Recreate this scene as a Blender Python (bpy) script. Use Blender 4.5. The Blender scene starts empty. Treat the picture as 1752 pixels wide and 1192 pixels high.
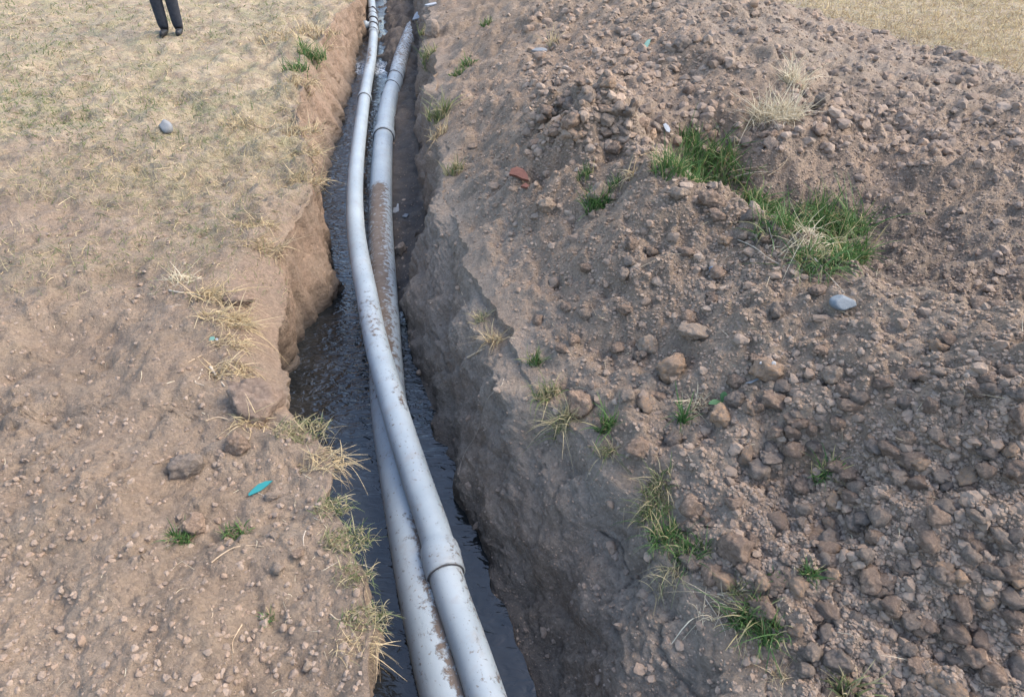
import bpy, math, random
import numpy as np
from mathutils import Vector, Matrix
from mathutils.bvhtree import BVHTree

random.seed(7)
RNG = np.random.default_rng(7)
S = bpy.context.scene
COL = S.collection
R = math.radians

# ------------------------------------------------------------------ camera, sky, sun, exposure
F_PX, CX, CY = 1144.0, 876.0, 596.0
CAM_H, PITCH = 1.5, R(37.0)
cam_d = bpy.data.cameras.new('camera')
cam_d.sensor_width = 36.0
cam_d.lens = 36.0 * F_PX / 1752.0
cam_d.clip_start, cam_d.clip_end = 0.05, 2000.0
cam = bpy.data.objects.new('camera', cam_d)
cam.location = (0, 0, CAM_H)
cam.rotation_euler = (R(90) - PITCH, 0, 0)
COL.objects.link(cam)
S.camera = cam

SUN_EL, SUN_AZ = R(47.0), R(82.0)          # azimuth clockwise from +Y (straight ahead)
world = bpy.data.worlds.new('World')
S.world = world
world.use_nodes = True
wn = world.node_tree.nodes
sky = wn.new('ShaderNodeTexSky')
sky.sky_type = 'NISHITA'
sky.sun_disc = False
sky.sun_elevation = SUN_EL
sky.sun_rotation = SUN_AZ
sky.air_density, sky.dust_density, sky.ozone_density = 1.0, 2.4, 1.0
bg = wn['Background']
bg.inputs['Strength'].default_value = 0.15
world.node_tree.links.new(sky.outputs['Color'], bg.inputs['Color'])

sun_d = bpy.data.lights.new('sun', 'SUN')
sun_d.energy = 0.62
sun_d.angle = R(40.0)
sun_d.color = (1.0, 0.88, 0.70)
sun = bpy.data.objects.new('sun', sun_d)
sdir = Vector((math.sin(SUN_AZ) * math.cos(SUN_EL), math.cos(SUN_AZ) * math.cos(SUN_EL), math.sin(SUN_EL)))
sun.rotation_euler = sdir.to_track_quat('Z', 'Y').to_euler()
sun.location = sdir * 30
COL.objects.link(sun)

S.view_settings.view_transform = 'Standard'
S.view_settings.look = 'None'
S.view_settings.gamma = 1.0
S.view_settings.use_curve_mapping = False
S.view_settings.exposure = 2.0

# ------------------------------------------------------------------ helpers
SP, CP = math.sin(PITCH), math.cos(PITCH)

def ray(px, py):
    """world direction of the sight line through a point of the photograph"""
    u, v = (px - CX) / F_PX, (py - CY) / F_PX
    return Vector((u, CP - v * SP, -SP - v * CP))

def unproj(px, py, z):
    d = ray(px, py)
    t = (z - CAM_H) / d.z
    return (d.x * t, d.y * t, z)

def tag(o, label=None, cat=None, group=None, kind=None):
    if label: o['label'] = label
    if cat: o['category'] = cat
    if group: o['group'] = group
    if kind: o['kind'] = kind
    return o

def link(o, parent=None):
    COL.objects.link(o)
    if parent is not None: o.parent = parent
    return o

def empty(name, loc):
    o = bpy.data.objects.new(name, None)
    o.empty_display_size = 0.05
    o.location = loc
    return link(o)

def mesh_np(name, verts, faces, smooth=True):
    """faces: (n,3) or (n,4) int array"""
    verts = np.ascontiguousarray(verts, dtype=np.float32)
    faces = np.ascontiguousarray(faces, dtype=np.int32)
    me = bpy.data.meshes.new(name)
    k = faces.shape[1]
    me.vertices.add(len(verts)); me.vertices.foreach_set('co', verts.ravel())
    me.loops.add(faces.size); me.loops.foreach_set('vertex_index', faces.ravel())
    me.polygons.add(len(faces))
    me.polygons.foreach_set('loop_start', np.arange(0, faces.size, k, dtype=np.int32))
    me.polygons.foreach_set('use_smooth', np.full(len(faces), smooth, dtype=bool))
    me.update(calc_edges=True)
    return me

def attr(me, name, vals):
    a = me.attributes.new(name, 'FLOAT', 'POINT')
    a.data.foreach_set('value', np.ascontiguousarray(vals, dtype=np.float32))

def obj(name, me, mat, parent=None):
    o = bpy.data.objects.new(name, me)
    if mat is not None and not me.materials: me.materials.append(mat)
    return link(o, parent)

def _hash(ix, iy, iz, seed):
    h = (ix.astype(np.uint32) * np.uint32(374761393) + iy.astype(np.uint32) * np.uint32(668265263)
         + iz.astype(np.uint32) * np.uint32(2147483647 - 361) + np.uint32(seed * 974711 & 0xffffffff))
    h = (h ^ (h >> np.uint32(13))) * np.uint32(1274126177)
    h = (h ^ (h >> np.uint32(15))) * np.uint32(2246822519)
    h = h ^ (h >> np.uint32(16))
    return h.astype(np.float32) / np.float32(4294967295.0)

def vnoise(P, scale, seed=0):
    """value noise in [-1,1] at points P (n,3); scale may be a 3-tuple (frequency)"""
    P = np.asarray(P, dtype=np.float64) * np.asarray(scale, dtype=np.float64) + 1000.0
    I = np.floor(P); Fr = (P - I).astype(np.float32); I = I.astype(np.int64)
    Fr = Fr * Fr * Fr * (Fr * (Fr * 6 - 15) + 10)
    out = 0
    for dx in (0, 1):
        wx = Fr[:, 0] if dx else 1 - Fr[:, 0]
        for dy in (0, 1):
            wy = Fr[:, 1] if dy else 1 - Fr[:, 1]
            for dz in (0, 1):
                wz = Fr[:, 2] if dz else 1 - Fr[:, 2]
                out = out + wx * wy * wz * _hash(I[:, 0] + dx, I[:, 1] + dy, I[:, 2] + dz, seed)
    return out * 2 - 1

def fbm(P, scale, octaves, seed=0, gain=0.5):
    s = 0; a = 1.0; sc = np.asarray(scale, dtype=np.float64)
    for k in range(octaves):
        s = s + a * vnoise(P, sc, seed + 17 * k); a *= gain; sc = sc * 2.03
    return s

def domes(X, Y, cell, rmin, rmax, seed, fill=1.0):
    """height of half-buried lumps (one per jittered grid cell)"""
    wp_ = np.c_[X, Y, 0 * X]
    X = X + cell * 0.30 * fbm(wp_, 2.3 / cell, 2, seed + 50); Y = Y + cell * 0.30 * fbm(wp_, 2.3 / cell, 2, seed + 60)
    ix = np.floor(X / cell).astype(np.int64); iy = np.floor(Y / cell).astype(np.int64)
    best = np.zeros_like(X)
    for dx in (-1, 0, 1):
        for dy in (-1, 0, 1):
            jx, jy = ix + dx, iy + dy; z = jx * 0
            cx = (jx + 0.1 + 0.8 * _hash(jx, jy, z, seed)) * cell
            cy = (jy + 0.1 + 0.8 * _hash(jx, jy, z + 1, seed)) * cell
            h = _hash(jx, jy, z + 2, seed)
            r = cell * (rmin + (rmax - rmin) * h * h) * (_hash(jx, jy, z + 3, seed) < fill)
            e = 0.7 + 0.6 * _hash(jx, jy, z + 4, seed); a = 6.28 * _hash(jx, jy, z + 5, seed)
            px, py = X - cx, Y - cy
            qx = (np.cos(a) * px + np.sin(a) * py) * e; qy = (-np.sin(a) * px + np.cos(a) * py) / e
            d2 = r * r - qx * qx - qy * qy
            best = np.maximum(best, np.sqrt(np.maximum(d2, 0)))
    return best

# ------------------------------------------------------------------ materials
def new_mat(name):
    m = bpy.data.materials.new(name); m.use_nodes = True
    nt = m.node_tree; b = nt.nodes['Principled BSDF']
    b.inputs['Specular IOR Level'].default_value = 0.25
    return m, nt, b

class NB:
    """tiny node helper"""
    def __init__(s, nt): s.nt = nt; s.co = None
    def n(s, t, **kw):
        x = s.nt.nodes.new(t)
        for k, v in kw.items(): setattr(x, k, v)
        return x
    def l(s, a, b): s.nt.links.new(a, b)
    def coord(s, kind='Object'):
        if s.co is None: s.co = s.n('ShaderNodeTexCoord').outputs[kind]
        return s.co
    def noise(s, scale, detail=4, rough=0.6, dist=0.0, vec=None):
        x = s.n('ShaderNodeTexNoise'); s.l(vec or s.coord(), x.inputs['Vector'])
        x.inputs['Scale'].default_value = scale; x.inputs['Detail'].default_value = detail
        x.inputs['Roughness'].default_value = rough; x.inputs['Distortion'].default_value = dist
        return x.outputs['Fac']
    def voro(s, scale, out='Color', feat='F1'):
        x = s.n('ShaderNodeTexVoronoi', feature=feat); s.l(s.coord(), x.inputs['Vector'])
        x.inputs['Scale'].default_value = scale
        return x.outputs[out]
    def ramp(s, fac, a, b, ca=(0, 0, 0, 1), cb=(1, 1, 1, 1)):
        x = s.n('ShaderNodeValToRGB'); s.l(fac, x.inputs[0])
        e = x.color_ramp.elements
        e[0].position, e[0].color = a, ca; e[1].position, e[1].color = b, cb
        return x.outputs['Color']
    def mix(s, fac, a, b, mode='MIX'):
        x = s.n('ShaderNodeMix', data_type='RGBA', blend_type=mode)
        for sock, v in ((x.inputs[0], fac), (x.inputs[6], a), (x.inputs[7], b)):
            if hasattr(v, 'is_linked'): s.l(v, sock)
            elif isinstance(v, (int, float)): sock.default_value = v
            else: sock.default_value = (*v, 1) if len(v) == 3 else v
        return x.outputs[2]
    def math(s, op, a, b=0.0, c=None):
        x = s.n('ShaderNodeMath', operation=op)
        for i, v in enumerate((a, b) if c is None else (a, b, c)):
            if hasattr(v, 'is_linked'): s.l(v, x.inputs[i])
            else: x.inputs[i].default_value = v
        return x.outputs[0]
    def attr(s, name):
        return s.n('ShaderNodeAttribute', attribute_name=name).outputs['Fac']
    def bump(s, b, h, strength=0.5, dist=0.01, prev=None):
        x = s.n('ShaderNodeBump'); s.l(h, x.inputs['Height'])
        x.inputs['Strength'].default_value = strength; x.inputs['Distance'].default_value = dist
        if prev is not None: s.l(prev, x.inputs['Normal'])
        if b is not None: s.l(x.outputs[0], b.inputs['Normal'])
        return x.outputs[0]

def soil_material():
    m, nt, b = new_mat('earth'); q = NB(nt)
    big = q.ramp(q.noise(2.2, 5, 0.62), 0.36, 0.66)
    base = q.mix(big, (0.158, 0.122, 0.089), (0.268, 0.212, 0.155))
    mid = q.ramp(q.noise(14, 5, 0.65), 0.34, 0.70)
    base = q.mix(q.math('MULTIPLY', mid, 0.55), base, (0.222, 0.168, 0.120))
    pale = q.ramp(q.noise(6.5, 6, 0.7, 0.4), 0.56, 0.72)
    base = q.mix(q.math('MULTIPLY', pale, 0.5), base, (0.33, 0.265, 0.205))
    clay = q.math('MULTIPLY', q.attr('clay'), q.ramp(q.noise(5, 5, 0.65), 0.22, 0.62))
    ccol = q.mix(q.noise(9, 6, 0.7), (0.200, 0.135, 0.094), (0.315, 0.225, 0.158))
    base = q.mix(clay, base, ccol)
    grey = q.math('MULTIPLY', q.attr('grey'), q.ramp(q.noise(4, 5, 0.65), 0.3, 0.6))
    base = q.mix(grey, base, q.mix(q.noise(12, 5, 0.7), (0.185, 0.155, 0.124), (0.275, 0.236, 0.192)))
    st = q.math('MULTIPLY', q.attr('straw'), q.ramp(q.noise(7, 8, 0.75, 0.6), 0.36, 0.60))
    scol = q.mix(q.ramp(q.noise(3, 4, 0.6), 0.4, 0.62), (0.40, 0.335, 0.225), (0.27, 0.255, 0.145))
    base = q.mix(q.math('MULTIPLY', st, 0.8), base, scol)
    grain = q.noise(120, 4, 0.7)
    base = q.mix(0.75, base, q.mix(grain, (0.62, 0.62, 0.62), (1.32, 1.3, 1.28)), 'MULTIPLY')
    peb = q.n('ShaderNodeTexVoronoi'); q.l(q.coord(), peb.inputs['Vector']); peb.inputs['Scale'].default_value = 95
    hsv = q.n('ShaderNodeSeparateColor'); q.l(peb.outputs['Color'], hsv.inputs[0])
    base = q.mix(0.55, base, q.mix(hsv.outputs[0], (0.72, 0.70, 0.70), (1.25, 1.22, 1.18)), 'MULTIPLY')
    damp_shade = q.attr('damp_shade')
    dn = q.math('MULTIPLY', damp_shade, q.math('ADD', q.noise(8, 5, 0.65), 0.55)); 
    dn = q.n('ShaderNodeClamp').outputs[0] if False else dn
    dcl = q.n('ShaderNodeClamp'); q.l(dn, dcl.inputs[0])
    wet = q.mix(q.noise(10, 5, 0.7), (0.038, 0.034, 0.032), (0.088, 0.076, 0.067))
    base = q.mix(dcl.outputs[0], base, wet)
    q.l(base, b.inputs['Base Color'])
    rr = q.math('MULTIPLY_ADD', q.attr('wet'), -0.62, 0.97)
    q.l(rr, b.inputs['Roughness'])
    n0 = q.bump(None, q.noise(11, 9, 0.72), 0.55, 0.04)
    n1 = q.bump(None, q.noise(38, 7, 0.72), 0.85, 0.018, n0)
    n2 = q.bump(None, q.math('SUBTRACT', 1.0, peb.outputs['Distance']), 0.45, 0.006, n1)
    q.bump(b, q.noise(210, 4, 0.7), 0.45, 0.003, n2)
    return m

def clod_material(name, ca, cb, cc):
    m, nt, b = new_mat(name); q = NB(nt)
    rnd = q.n('ShaderNodeObjectInfo').outputs['Random']
    base = q.mix(q.ramp(q.noise(7, 6, 0.68), 0.36, 0.64), ca, cb)
    base = q.mix(q.ramp(q.noise(3.2, 5, 0.6, 0.5), 0.52, 0.64), base, cc)
    base = q.mix(0.8, base, q.mix(q.noise(70, 5, 0.75), (0.6, 0.6, 0.6), (1.35, 1.33, 1.3)), 'MULTIPLY')
    base = q.mix(1.0, base, q.mix(rnd, (0.78, 0.78, 0.8), (1.2, 1.15, 1.1)), 'MULTIPLY')
    q.l(base, b.inputs['Base Color'])
    b.inputs['Roughness'].default_value = 0.97
    n1 = q.bump(None, q.noise(22, 8, 0.75), 0.7, 0.012)
    q.bump(b, q.noise(130, 4, 0.7), 0.5, 0.003, n1)
    return m

def crumb_material():
    m, nt, b = new_mat('soil_crumbs'); q = NB(nt)
    t = q.attr('tint'); w = q.attr('warm')
    base = q.mix(t, (0.165, 0.124, 0.094), (0.310, 0.240, 0.182))
    base = q.mix(q.math('MULTIPLY', w, 0.8), base, (0.265, 0.185, 0.128))
    base = q.mix(0.7, base, q.mix(q.noise(110, 4, 0.7), (0.62, 0.62, 0.62), (1.35, 1.33, 1.3)), 'MULTIPLY')
    q.l(base, b.inputs['Base Color']); b.inputs['Roughness'].default_value = 0.97
    q.bump(b, q.noise(160, 5, 0.75), 0.6, 0.004)
    return m

def grass_material(name, ca, cb, cc):
    """tint 0..1 runs from ca to cb; a share of dead blades takes cc"""
    m, nt, b = new_mat(name); q = NB(nt)
    t = q.attr('tint'); d = q.attr('dead')
    base = q.mix(d, q.mix(t, ca, cb), cc)
    base = q.mix(0.5, base, q.mix(q.noise(45, 3, 0.6), (0.7, 0.7, 0.7), (1.25, 1.25, 1.25)), 'MULTIPLY')
    q.l(base, b.inputs['Base Color']); b.inputs['Roughness'].default_value = 0.7
    tr = q.n('ShaderNodeBsdfTranslucent'); q.l(base, tr.inputs['Color'])
    mx = q.n('ShaderNodeMixShader'); mx.inputs[0].default_value = 0.28
    q.l(b.outputs[0], mx.inputs[1]); q.l(tr.outputs[0], mx.inputs[2])
    q.l(mx.outputs[0], nt.nodes['Material Output'].inputs['Surface'])
    return m

def pipe_material():
    m, nt, b = new_mat('grey_plastic'); q = NB(nt)
    base = q.mix(q.ramp(q.noise(5, 5, 0.6), 0.35, 0.65), (0.235, 0.280, 0.302), (0.300, 0.342, 0.360))
    stain = q.ramp(q.noise(16, 6, 0.7), 0.52, 0.72)
    base = q.mix(q.math('MULTIPLY', stain, 0.5), base, (0.24, 0.22, 0.195))
    dirt_shade = q.attr('dirt_shade')
    nse = q.noise(34, 8, 0.72, 0.3)
    k = q.n('ShaderNodeMapRange'); q.l(q.math('ADD', q.math('MULTIPLY', dirt_shade, 0.62), nse), k.inputs[0])
    k.inputs[1].default_value, k.inputs[2].default_value = 0.66, 0.76
    dcol = q.mix(q.noise(60, 5, 0.7), (0.062, 0.045, 0.034), (0.145, 0.108, 0.082))
    base = q.mix(k.outputs[0], base, dcol)
    spk = q.ramp(q.noise(75, 3, 0.6), 0.63, 0.70)
    base = q.mix(q.math('MULTIPLY', spk, 0.75), base, (0.13, 0.10, 0.08))
    film = q.math('MULTIPLY', q.math('MULTIPLY', dirt_shade, 0.75), q.ramp(q.noise(9, 6, 0.7), 0.3, 0.7))
    base = q.mix(film, base, (0.215, 0.185, 0.155))
    q.l(base, b.inputs['Base Color'])
    q.l(q.math('MULTIPLY_ADD', k.outputs[0], 0.38, 0.52), b.inputs['Roughness'])
    b.inputs['Specular IOR Level'].default_value = 0.32
    n1 = q.bump(None, k.outputs[0], 0.6, 0.003)
    q.bump(b, q.noise(90, 4, 0.6), 0.10, 0.002, n1)
    return m

def plain(name, ca, cb, rough=0.7, scale=18, bump=0.3, spec=0.3):
    m, nt, b = new_mat(name); q = NB(nt)
    base = q.mix(q.ramp(q.noise(scale, 6, 0.65), 0.32, 0.68), ca, cb)
    q.l(base, b.inputs['Base Color']); b.inputs['Roughness'].default_value = rough
    b.inputs['Specular IOR Level'].default_value = spec
    q.bump(b, q.noise(scale * 3, 5, 0.7), bump, 0.004)
    return m

def water_material():
    m, nt, b = new_mat('dark_water'); q = NB(nt)
    base = q.mix(q.ramp(q.noise(6, 4, 0.6), 0.4, 0.7), (0.010, 0.012, 0.013), (0.026, 0.026, 0.025))
    fo = q.math('MULTIPLY', q.attr('foam'), q.ramp(q.noise(42, 6, 0.7, 0.6), 0.42, 0.60))
    base = q.mix(fo, base, (0.62, 0.66, 0.68))
    q.l(base, b.inputs['Base Color'])
    q.l(q.math('MULTIPLY_ADD', fo, 0.5, 0.025), b.inputs['Roughness'])
    b.inputs['IOR'].default_value = 1.5
    b.inputs['Specular IOR Level'].default_value = 0.5
    mp = q.n('ShaderNodeMapping'); q.l(q.coord(), mp.inputs[0]); mp.inputs['Scale'].default_value = (1.0, 2.2, 1.0)
    mp.inputs['Rotation'].default_value = (0, 0, R(18))
    rp = q.attr('ripple')
    n1 = q.bump(None, q.math('MULTIPLY', rp, q.noise(13, 2, 0.5, 1.4, mp.outputs[0])), 0.5, 0.03)
    q.bump(b, q.math('MULTIPLY', rp, q.noise(36, 2, 0.5, 0.8, mp.outputs[0])), 0.22, 0.008, n1)
    return m

M = dict(
    soil=soil_material(), crumb=crumb_material(), water=water_material(), pipe=pipe_material(),
    clod_brown=clod_material('clod_brown', (0.165, 0.120, 0.090), (0.262, 0.195, 0.144), (0.315, 0.235, 0.172)),
    clod_orange=clod_material('clod_orange', (0.225, 0.168, 0.122), (0.330, 0.242, 0.170), (0.370, 0.240, 0.145)),
    clod_grey=clod_material('clod_grey', (0.155, 0.126, 0.102), (0.235, 0.194, 0.156), (0.270, 0.215, 0.168)),
    clod_tan=clod_material('clod_tan', (0.26, 0.205, 0.155), (0.36, 0.29, 0.22), (0.31, 0.225, 0.155)),
    green=grass_material('green_grass', (0.042, 0.094, 0.027), (0.105, 0.182, 0.054), (0.40, 0.33, 0.17)),
    mixed=grass_material('fading_grass', (0.085, 0.125, 0.045), (0.190, 0.205, 0.085), (0.42, 0.34, 0.20)),
    straw=grass_material('dry_grass', (0.36, 0.27, 0.145), (0.58, 0.46, 0.275), (0.24, 0.175, 0.11)),
    pale=grass_material('bleached_grass', (0.46, 0.39, 0.26), (0.66, 0.58, 0.42), (0.30, 0.24, 0.16)),
    root=plain('dead_root', (0.30, 0.215, 0.135), (0.50, 0.38, 0.25), 0.85, 30),
    pale_root=plain('pale_root', (0.30, 0.245, 0.18), (0.43, 0.36, 0.275), 0.85, 30),
    slate=plain('slate_grey', (0.15, 0.158, 0.16), (0.215, 0.22, 0.22), 0.7, 25),
    teal=plain('teal_plastic', (0.018, 0.17, 0.165), (0.03, 0.22, 0.21), 0.45, 12, 0.08, 0.5),
    glass_green=plain('green_glass', (0.11, 0.22, 0.17), (0.17, 0.29, 0.23), 0.3, 14, 0.1, 0.5),
    white=plain('white_plastic', (0.27, 0.29, 0.305), (0.36, 0.37, 0.375), 0.5, 14, 0.2),
    brick=plain('brick_red', (0.115, 0.050, 0.038), (0.175, 0.078, 0.055), 0.8, 30),
    blue_stone=plain('blue_stone', (0.13, 0.155, 0.19), (0.20, 0.225, 0.26), 0.75, 25),
    pale_stone=plain('pale_blue_stone', (0.105, 0.125, 0.138), (0.15, 0.172, 0.185), 0.7, 9),
    shell=plain('shell', (0.27, 0.265, 0.25), (0.38, 0.37, 0.35), 0.45, 40),
    rubber=plain('black_rubber', (0.045, 0.042, 0.042), (0.085, 0.08, 0.078), 0.7, 30),
    cloth=plain('dark_cloth', (0.018, 0.020, 0.026), (0.034, 0.037, 0.045), 0.9, 40),
    shoe=plain('black_shoe', (0.012, 0.012, 0.013), (0.024, 0.023, 0.024), 0.5, 30),
    skin=plain('skin', (0.22, 0.12, 0.075), (0.28, 0.155, 0.10), 0.6, 30),
    hair=plain('dark_hair', (0.012, 0.010, 0.009), (0.02, 0.017, 0.015), 0.8, 60),
    leaf=plain('leaf', (0.05, 0.12, 0.045), (0.09, 0.18, 0.065), 0.5, 20, 0.2, 0.4),
)

# ------------------------------------------------------------------ the lie of the land
W_WATER = -0.54

def curve(pts, zdef=0.0):
    """photo points (px, py[, z]) -> arrays Y, X, Z sorted by distance"""
    P = np.array([unproj(p[0], p[1], p[2] if len(p) > 2 else zdef) for p in pts])
    P = P[np.argsort(P[:, 1])]
    return P

rimL = curve([(608,0),(575,25),(550,60),(530,100),(515,140),(506,180),(512,220),(526,255),(536,290),(530,330),
    (508,365),(472,395),(440,430),(402,470),(395,510),(405,560),(402,610),(398,650),(432,690),(505,715),(538,750),
    (570,800),(560,850),(588,905),(604,960),(613,1020),(630,1070),(622,1120),(614,1192)])
edgeL = curve([(608,0),(575,25),(550,60),(530,100),(515,140),(506,180),(512,220),(526,255),(536,290),(532,330,-.01),
    (508,368,-.02),(486,410,-.04),(482,450,-.06),(482,500,-.09),(480,550,-.12),(474,600,-.14),(482,650,-.10),(492,690,-.04),(512,717,-.01),(540,750),
    (572,800),(562,850),(590,905),(606,960),(615,1020),(632,1070),(624,1120),(616,1192)])
botL = curve([(634,10),(628,40),(612,110),(600,160),(588,215),(570,270),(556,310),(546,350),(544,400),(556,430),(566,470),(556,510),
    (530,545),(510,600),(498,660),(500,700)], -0.54)
rimR = curve([(1340,1190),(1325,1130),(1235,1045),(1165,960),(1105,860),(1020,795),(958,735),(915,665),(862,590),(822,525),(790,440),(768,330),
    (757,250),(748,180),(740,100),(735,50),(733,0)])
botR = curve([(712,20,-.42),(716,60,-.42),(718,150,-.44),(721,220,-.46),(722,300,-.48),(722,380,-.50),(717,450,-.50),(706,500,-.52),(697,550,-.54),(704,620,-.56),(718,700,-.58),
    (738,770,-.6),(764,830,-.6),(794,910,-.6),(828,1000,-.6),(856,1080,-.6),(890,1192,-.6)])

def at_y(C, Y, k):
    """interpolate a curve, carried on straight past both ends"""
    v = np.interp(Y, C[:, 1], C[:, k])
    if k == 0:
        s0 = 0.10; s1 = -0.16
        v = np.where(Y < C[0, 1], C[0, 0] + (C[0, 1] - Y) * s0 * np.clip(1 - (C[0, 1] - Y) / 20, 0, 1), v)
        v = np.where(Y > C[-1, 1], C[-1, 0] + (Y - C[-1, 1]) * s1, v)
    return v

# smooth surface of the spoil heap: control heights, then a thin-plate spline
ctrl = []
for p in [(1340,1190,.0),(1235,1045,.0),(1165,960,.0),(1105,860,.0),(1020,795,.0),(958,735,.0),(915,665,.01),(862,590,.02),(822,525,.03),(790,440,.02),(768,330,.0),
          (757,250,.0),(748,180,.0),(740,100,.0),(735,50,.0),
          (1450,1150,.04),(1450,1000,.08),(1330,940,.07),(1420,880,.13),(1240,860,.07),(1300,740,.17),(1150,760,.09),(1040,690,.07),(1130,650,.14),(980,600,.08),
          (1440,720,.26),(1340,640,.27),(1230,570,.28),(1100,560,.20),(1420,600,.33),(980,480,.15),(900,480,.08),(870,400,.12),(1080,450,.30),(1190,450,.36),(940,390,.22),
          (850,330,.11),(830,220,.10),(800,120,.06),(1000,340,.30),(880,300,.14),(960,290,.26),(1040,300,.36),
          (1110,300,.43),(1180,325,.44),(1250,355,.435),(1315,420,.425),(1390,495,.405),(1456,545,.40),(1550,610,.42),(1680,680,.45),
          (1140,262,.13),(1200,285,.05),(1270,320,.0),(1340,380,-.06),(1335,440,-.09),(1400,420,-.06),(1460,455,-.05),(1456,500,-.03),(1560,520,-.02),(1700,580,.05),
          (960,200,.36),(1030,200,.40),(900,170,.26),(870,140,.2),(940,110,.30),(1060,240,.36),(1000,140,.34),
          (1110,200,.27),(1140,220,.24),(1130,130,.34),(1100,60,.42),(1200,80,.48),(1240,180,.32),(1300,200,.28),(1330,120,.40),(1300,260,.18),(1400,280,.15),(1400,220,.25),(1420,120,.32),(1456,180,.25),(1456,330,.05),(1560,300,.15),(1600,420,.03),
          (1275,0,.54),(1330,27,.46),(1380,45,.38),(1456,66,.28),(1560,100,.25),(1700,160,.2),
          (1180,0,.52),(1000,30,.40),(900,30,.27),(820,30,.13),(770,40,.06)]:
    ctrl.append(unproj(*p))
# ground behind the heap, and the heap running on along the trench
for (px, py) in [(1340,-10),(1400,10),(1456,25),(1560,60),(1740,110),(1740,30),(1456,-60),(1300,-60)]:
    ctrl.append(unproj(px, py, 0.0))
for x, y, z in [(-1.0,10,.1),(-.3,10,.4),(.6,9.6,.5),(1.6,9.3,.42),(2.6,9.4,.1),(-1.3,12,.1),(-.4,12,.5),(.8,12,.45),(2.0,12,.05),(-1.6,15,.1),(-.5,15,.5),(1,15,.3),(2,15,0),
                (.9,.4,.05),(1.6,.4,.2),(2.4,.6,.3),(3.2,.8,.25),(2.6,1.6,.4),(3.4,1.8,.3),(4.5,2.5,.05),(.9,-.5,.05),(1.6,-.5,.25),(2.6,-.6,.1),(4.4,0,0),(5.5,5,0),(6,8,0),(4.5,4,.08)]:
    ctrl.append((x, y, z))
ctrl = np.array(ctrl)

def tps_fit(P, reg=0.012):
    n = len(P); d = np.linalg.norm(P[:, None, :2] - P[None, :, :2], axis=2)
    K = np.where(d > 0, d * d * np.log(np.maximum(d, 1e-9)), 0) + reg * np.eye(n)
    Q = np.c_[np.ones(n), P[:, :2]]
    A = np.block([[K, Q], [Q.T, np.zeros((3, 3))]])
    return np.linalg.solve(A, np.r_[P[:, 2], 0, 0, 0])
TW = tps_fit(ctrl)

def tps(X, Y):
    out = np.empty(len(X))
    for a in range(0, len(X), 40000):
        x, y = X[a:a+40000], Y[a:a+40000]
        d2 = (x[:, None] - ctrl[None, :, 0])**2 + (y[:, None] - ctrl[None, :, 1])**2
        out[a:a+40000] = (0.5 * d2 * np.log(np.maximum(d2, 1e-12))) @ TW[:-3] + TW[-3] + TW[-2] * x + TW[-1] * y
    return out

def heap_mask(X, Y):
    """1 on the dug earth, 0 out on the flat grass field and far away"""
    edge = np.interp(Y, [-3, 0, 2, 3.5, 5, 7, 9, 12, 16], [3.4, 3.9, 4.4, 4.9, 4.6, 3.9, 2.9, 2.3, 2.0])
    m = np.clip((edge - X) / 0.9, 0, 1) * np.clip((Y + 4) / 2, 0, 1) * np.clip((17 - Y) / 2, 0, 1)
    return m * m * (3 - 2 * m)

# stations along the trench and columns across it
NEAR, FAR = 0.15, 12.5
ny = 640
ys = (NEAR + 0.75) * np.exp(np.linspace(0, math.log((FAR + 0.75) / (NEAR + 0.75)), ny)) - 0.75
ys = np.r_[-40, -25, -15, -9, -6, -4, -3, -2, -1.4, -.9, -.5, -.25, -.08, .05, ys, np.geomspace(12.7, 400, 34)]
NL, NE, NW, NF, NR_, NH = 205, 24, 100, 56, 130, 360
# rough jitter of the rims so the cut edge is ragged
def ragged(Y, seed, a=0.02):
    P = np.c_[Y, Y * 0, Y * 0]
    return a * fbm(P, 4.0, 4, seed, 0.62)
XL0 = at_y(rimL, ys, 0) + ragged(ys, 3)
XL1 = np.maximum(at_y(edgeL, ys, 0) + ragged(ys, 5, 0.016), XL0 + 0.012)
ZL1 = at_y(edgeL, ys, 2)
XBL = at_y(botL, ys, 0)
nearL = np.clip((botL[0, 1] + 0.35 - ys) / 0.35, 0, 1)
XBL = XBL * (1 - nearL) + (XL1 - 0.18) * nearL
XBL = np.maximum(XBL, XL1 - 0.20) + ragged(ys, 7, 0.02)
XR0 = at_y(rimR, ys, 0) + ragged(ys, 11, 0.035)
XBR = at_y(botR, ys, 0) + ragged(ys, 13, 0.018); ZBR = at_y(botR, ys, 2)
dist = np.sqrt(ys**2 + 1.5**2)
dist = np.clip(dist, 1.6, 14)

def lerp(a, b, t): return a[:, None] * (1 - t)[None, :] + b[:, None] * t[None, :]
nY = len(ys)
cols_X, cols_Z, zone = [], [], []
# left bank: from far out to the rim
t = np.r_[np.geomspace(300, 1.18, 26)[:-1], np.linspace(1.15, 0, NL)]
XLg = XL0[:, None] - t[None, :] * (dist * 0.80)[:, None]
cols_X.append(XLg[:, :-1]); cols_Z.append(np.zeros_like(XLg[:, :-1])); zone += [0] * (XLg.shape[1] - 1)
t = np.linspace(0, 1, NE)[:-1]
cols_X.append(lerp(XL0, XL1, t)); cols_Z.append(lerp(XL0 * 0, ZL1, t ** 1.1)); zone += [1] * len(t)
t = np.linspace(0, 1, NW)[:-1]
cols_X.append(lerp(XL1, XBL, np.clip(t ** 1.15, 0, 1))); cols_Z.append(lerp(ZL1, XBL * 0 - 0.60, t)); zone += [2] * len(t)
t = np.linspace(0, 1, NF)[:-1]
fx = lerp(XBL, XBR, t)
fz = lerp(XBL * 0 - 0.63, ZBR, np.clip((t - 0.34) / 0.36, 0, 1) ** 0.8)
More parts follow.
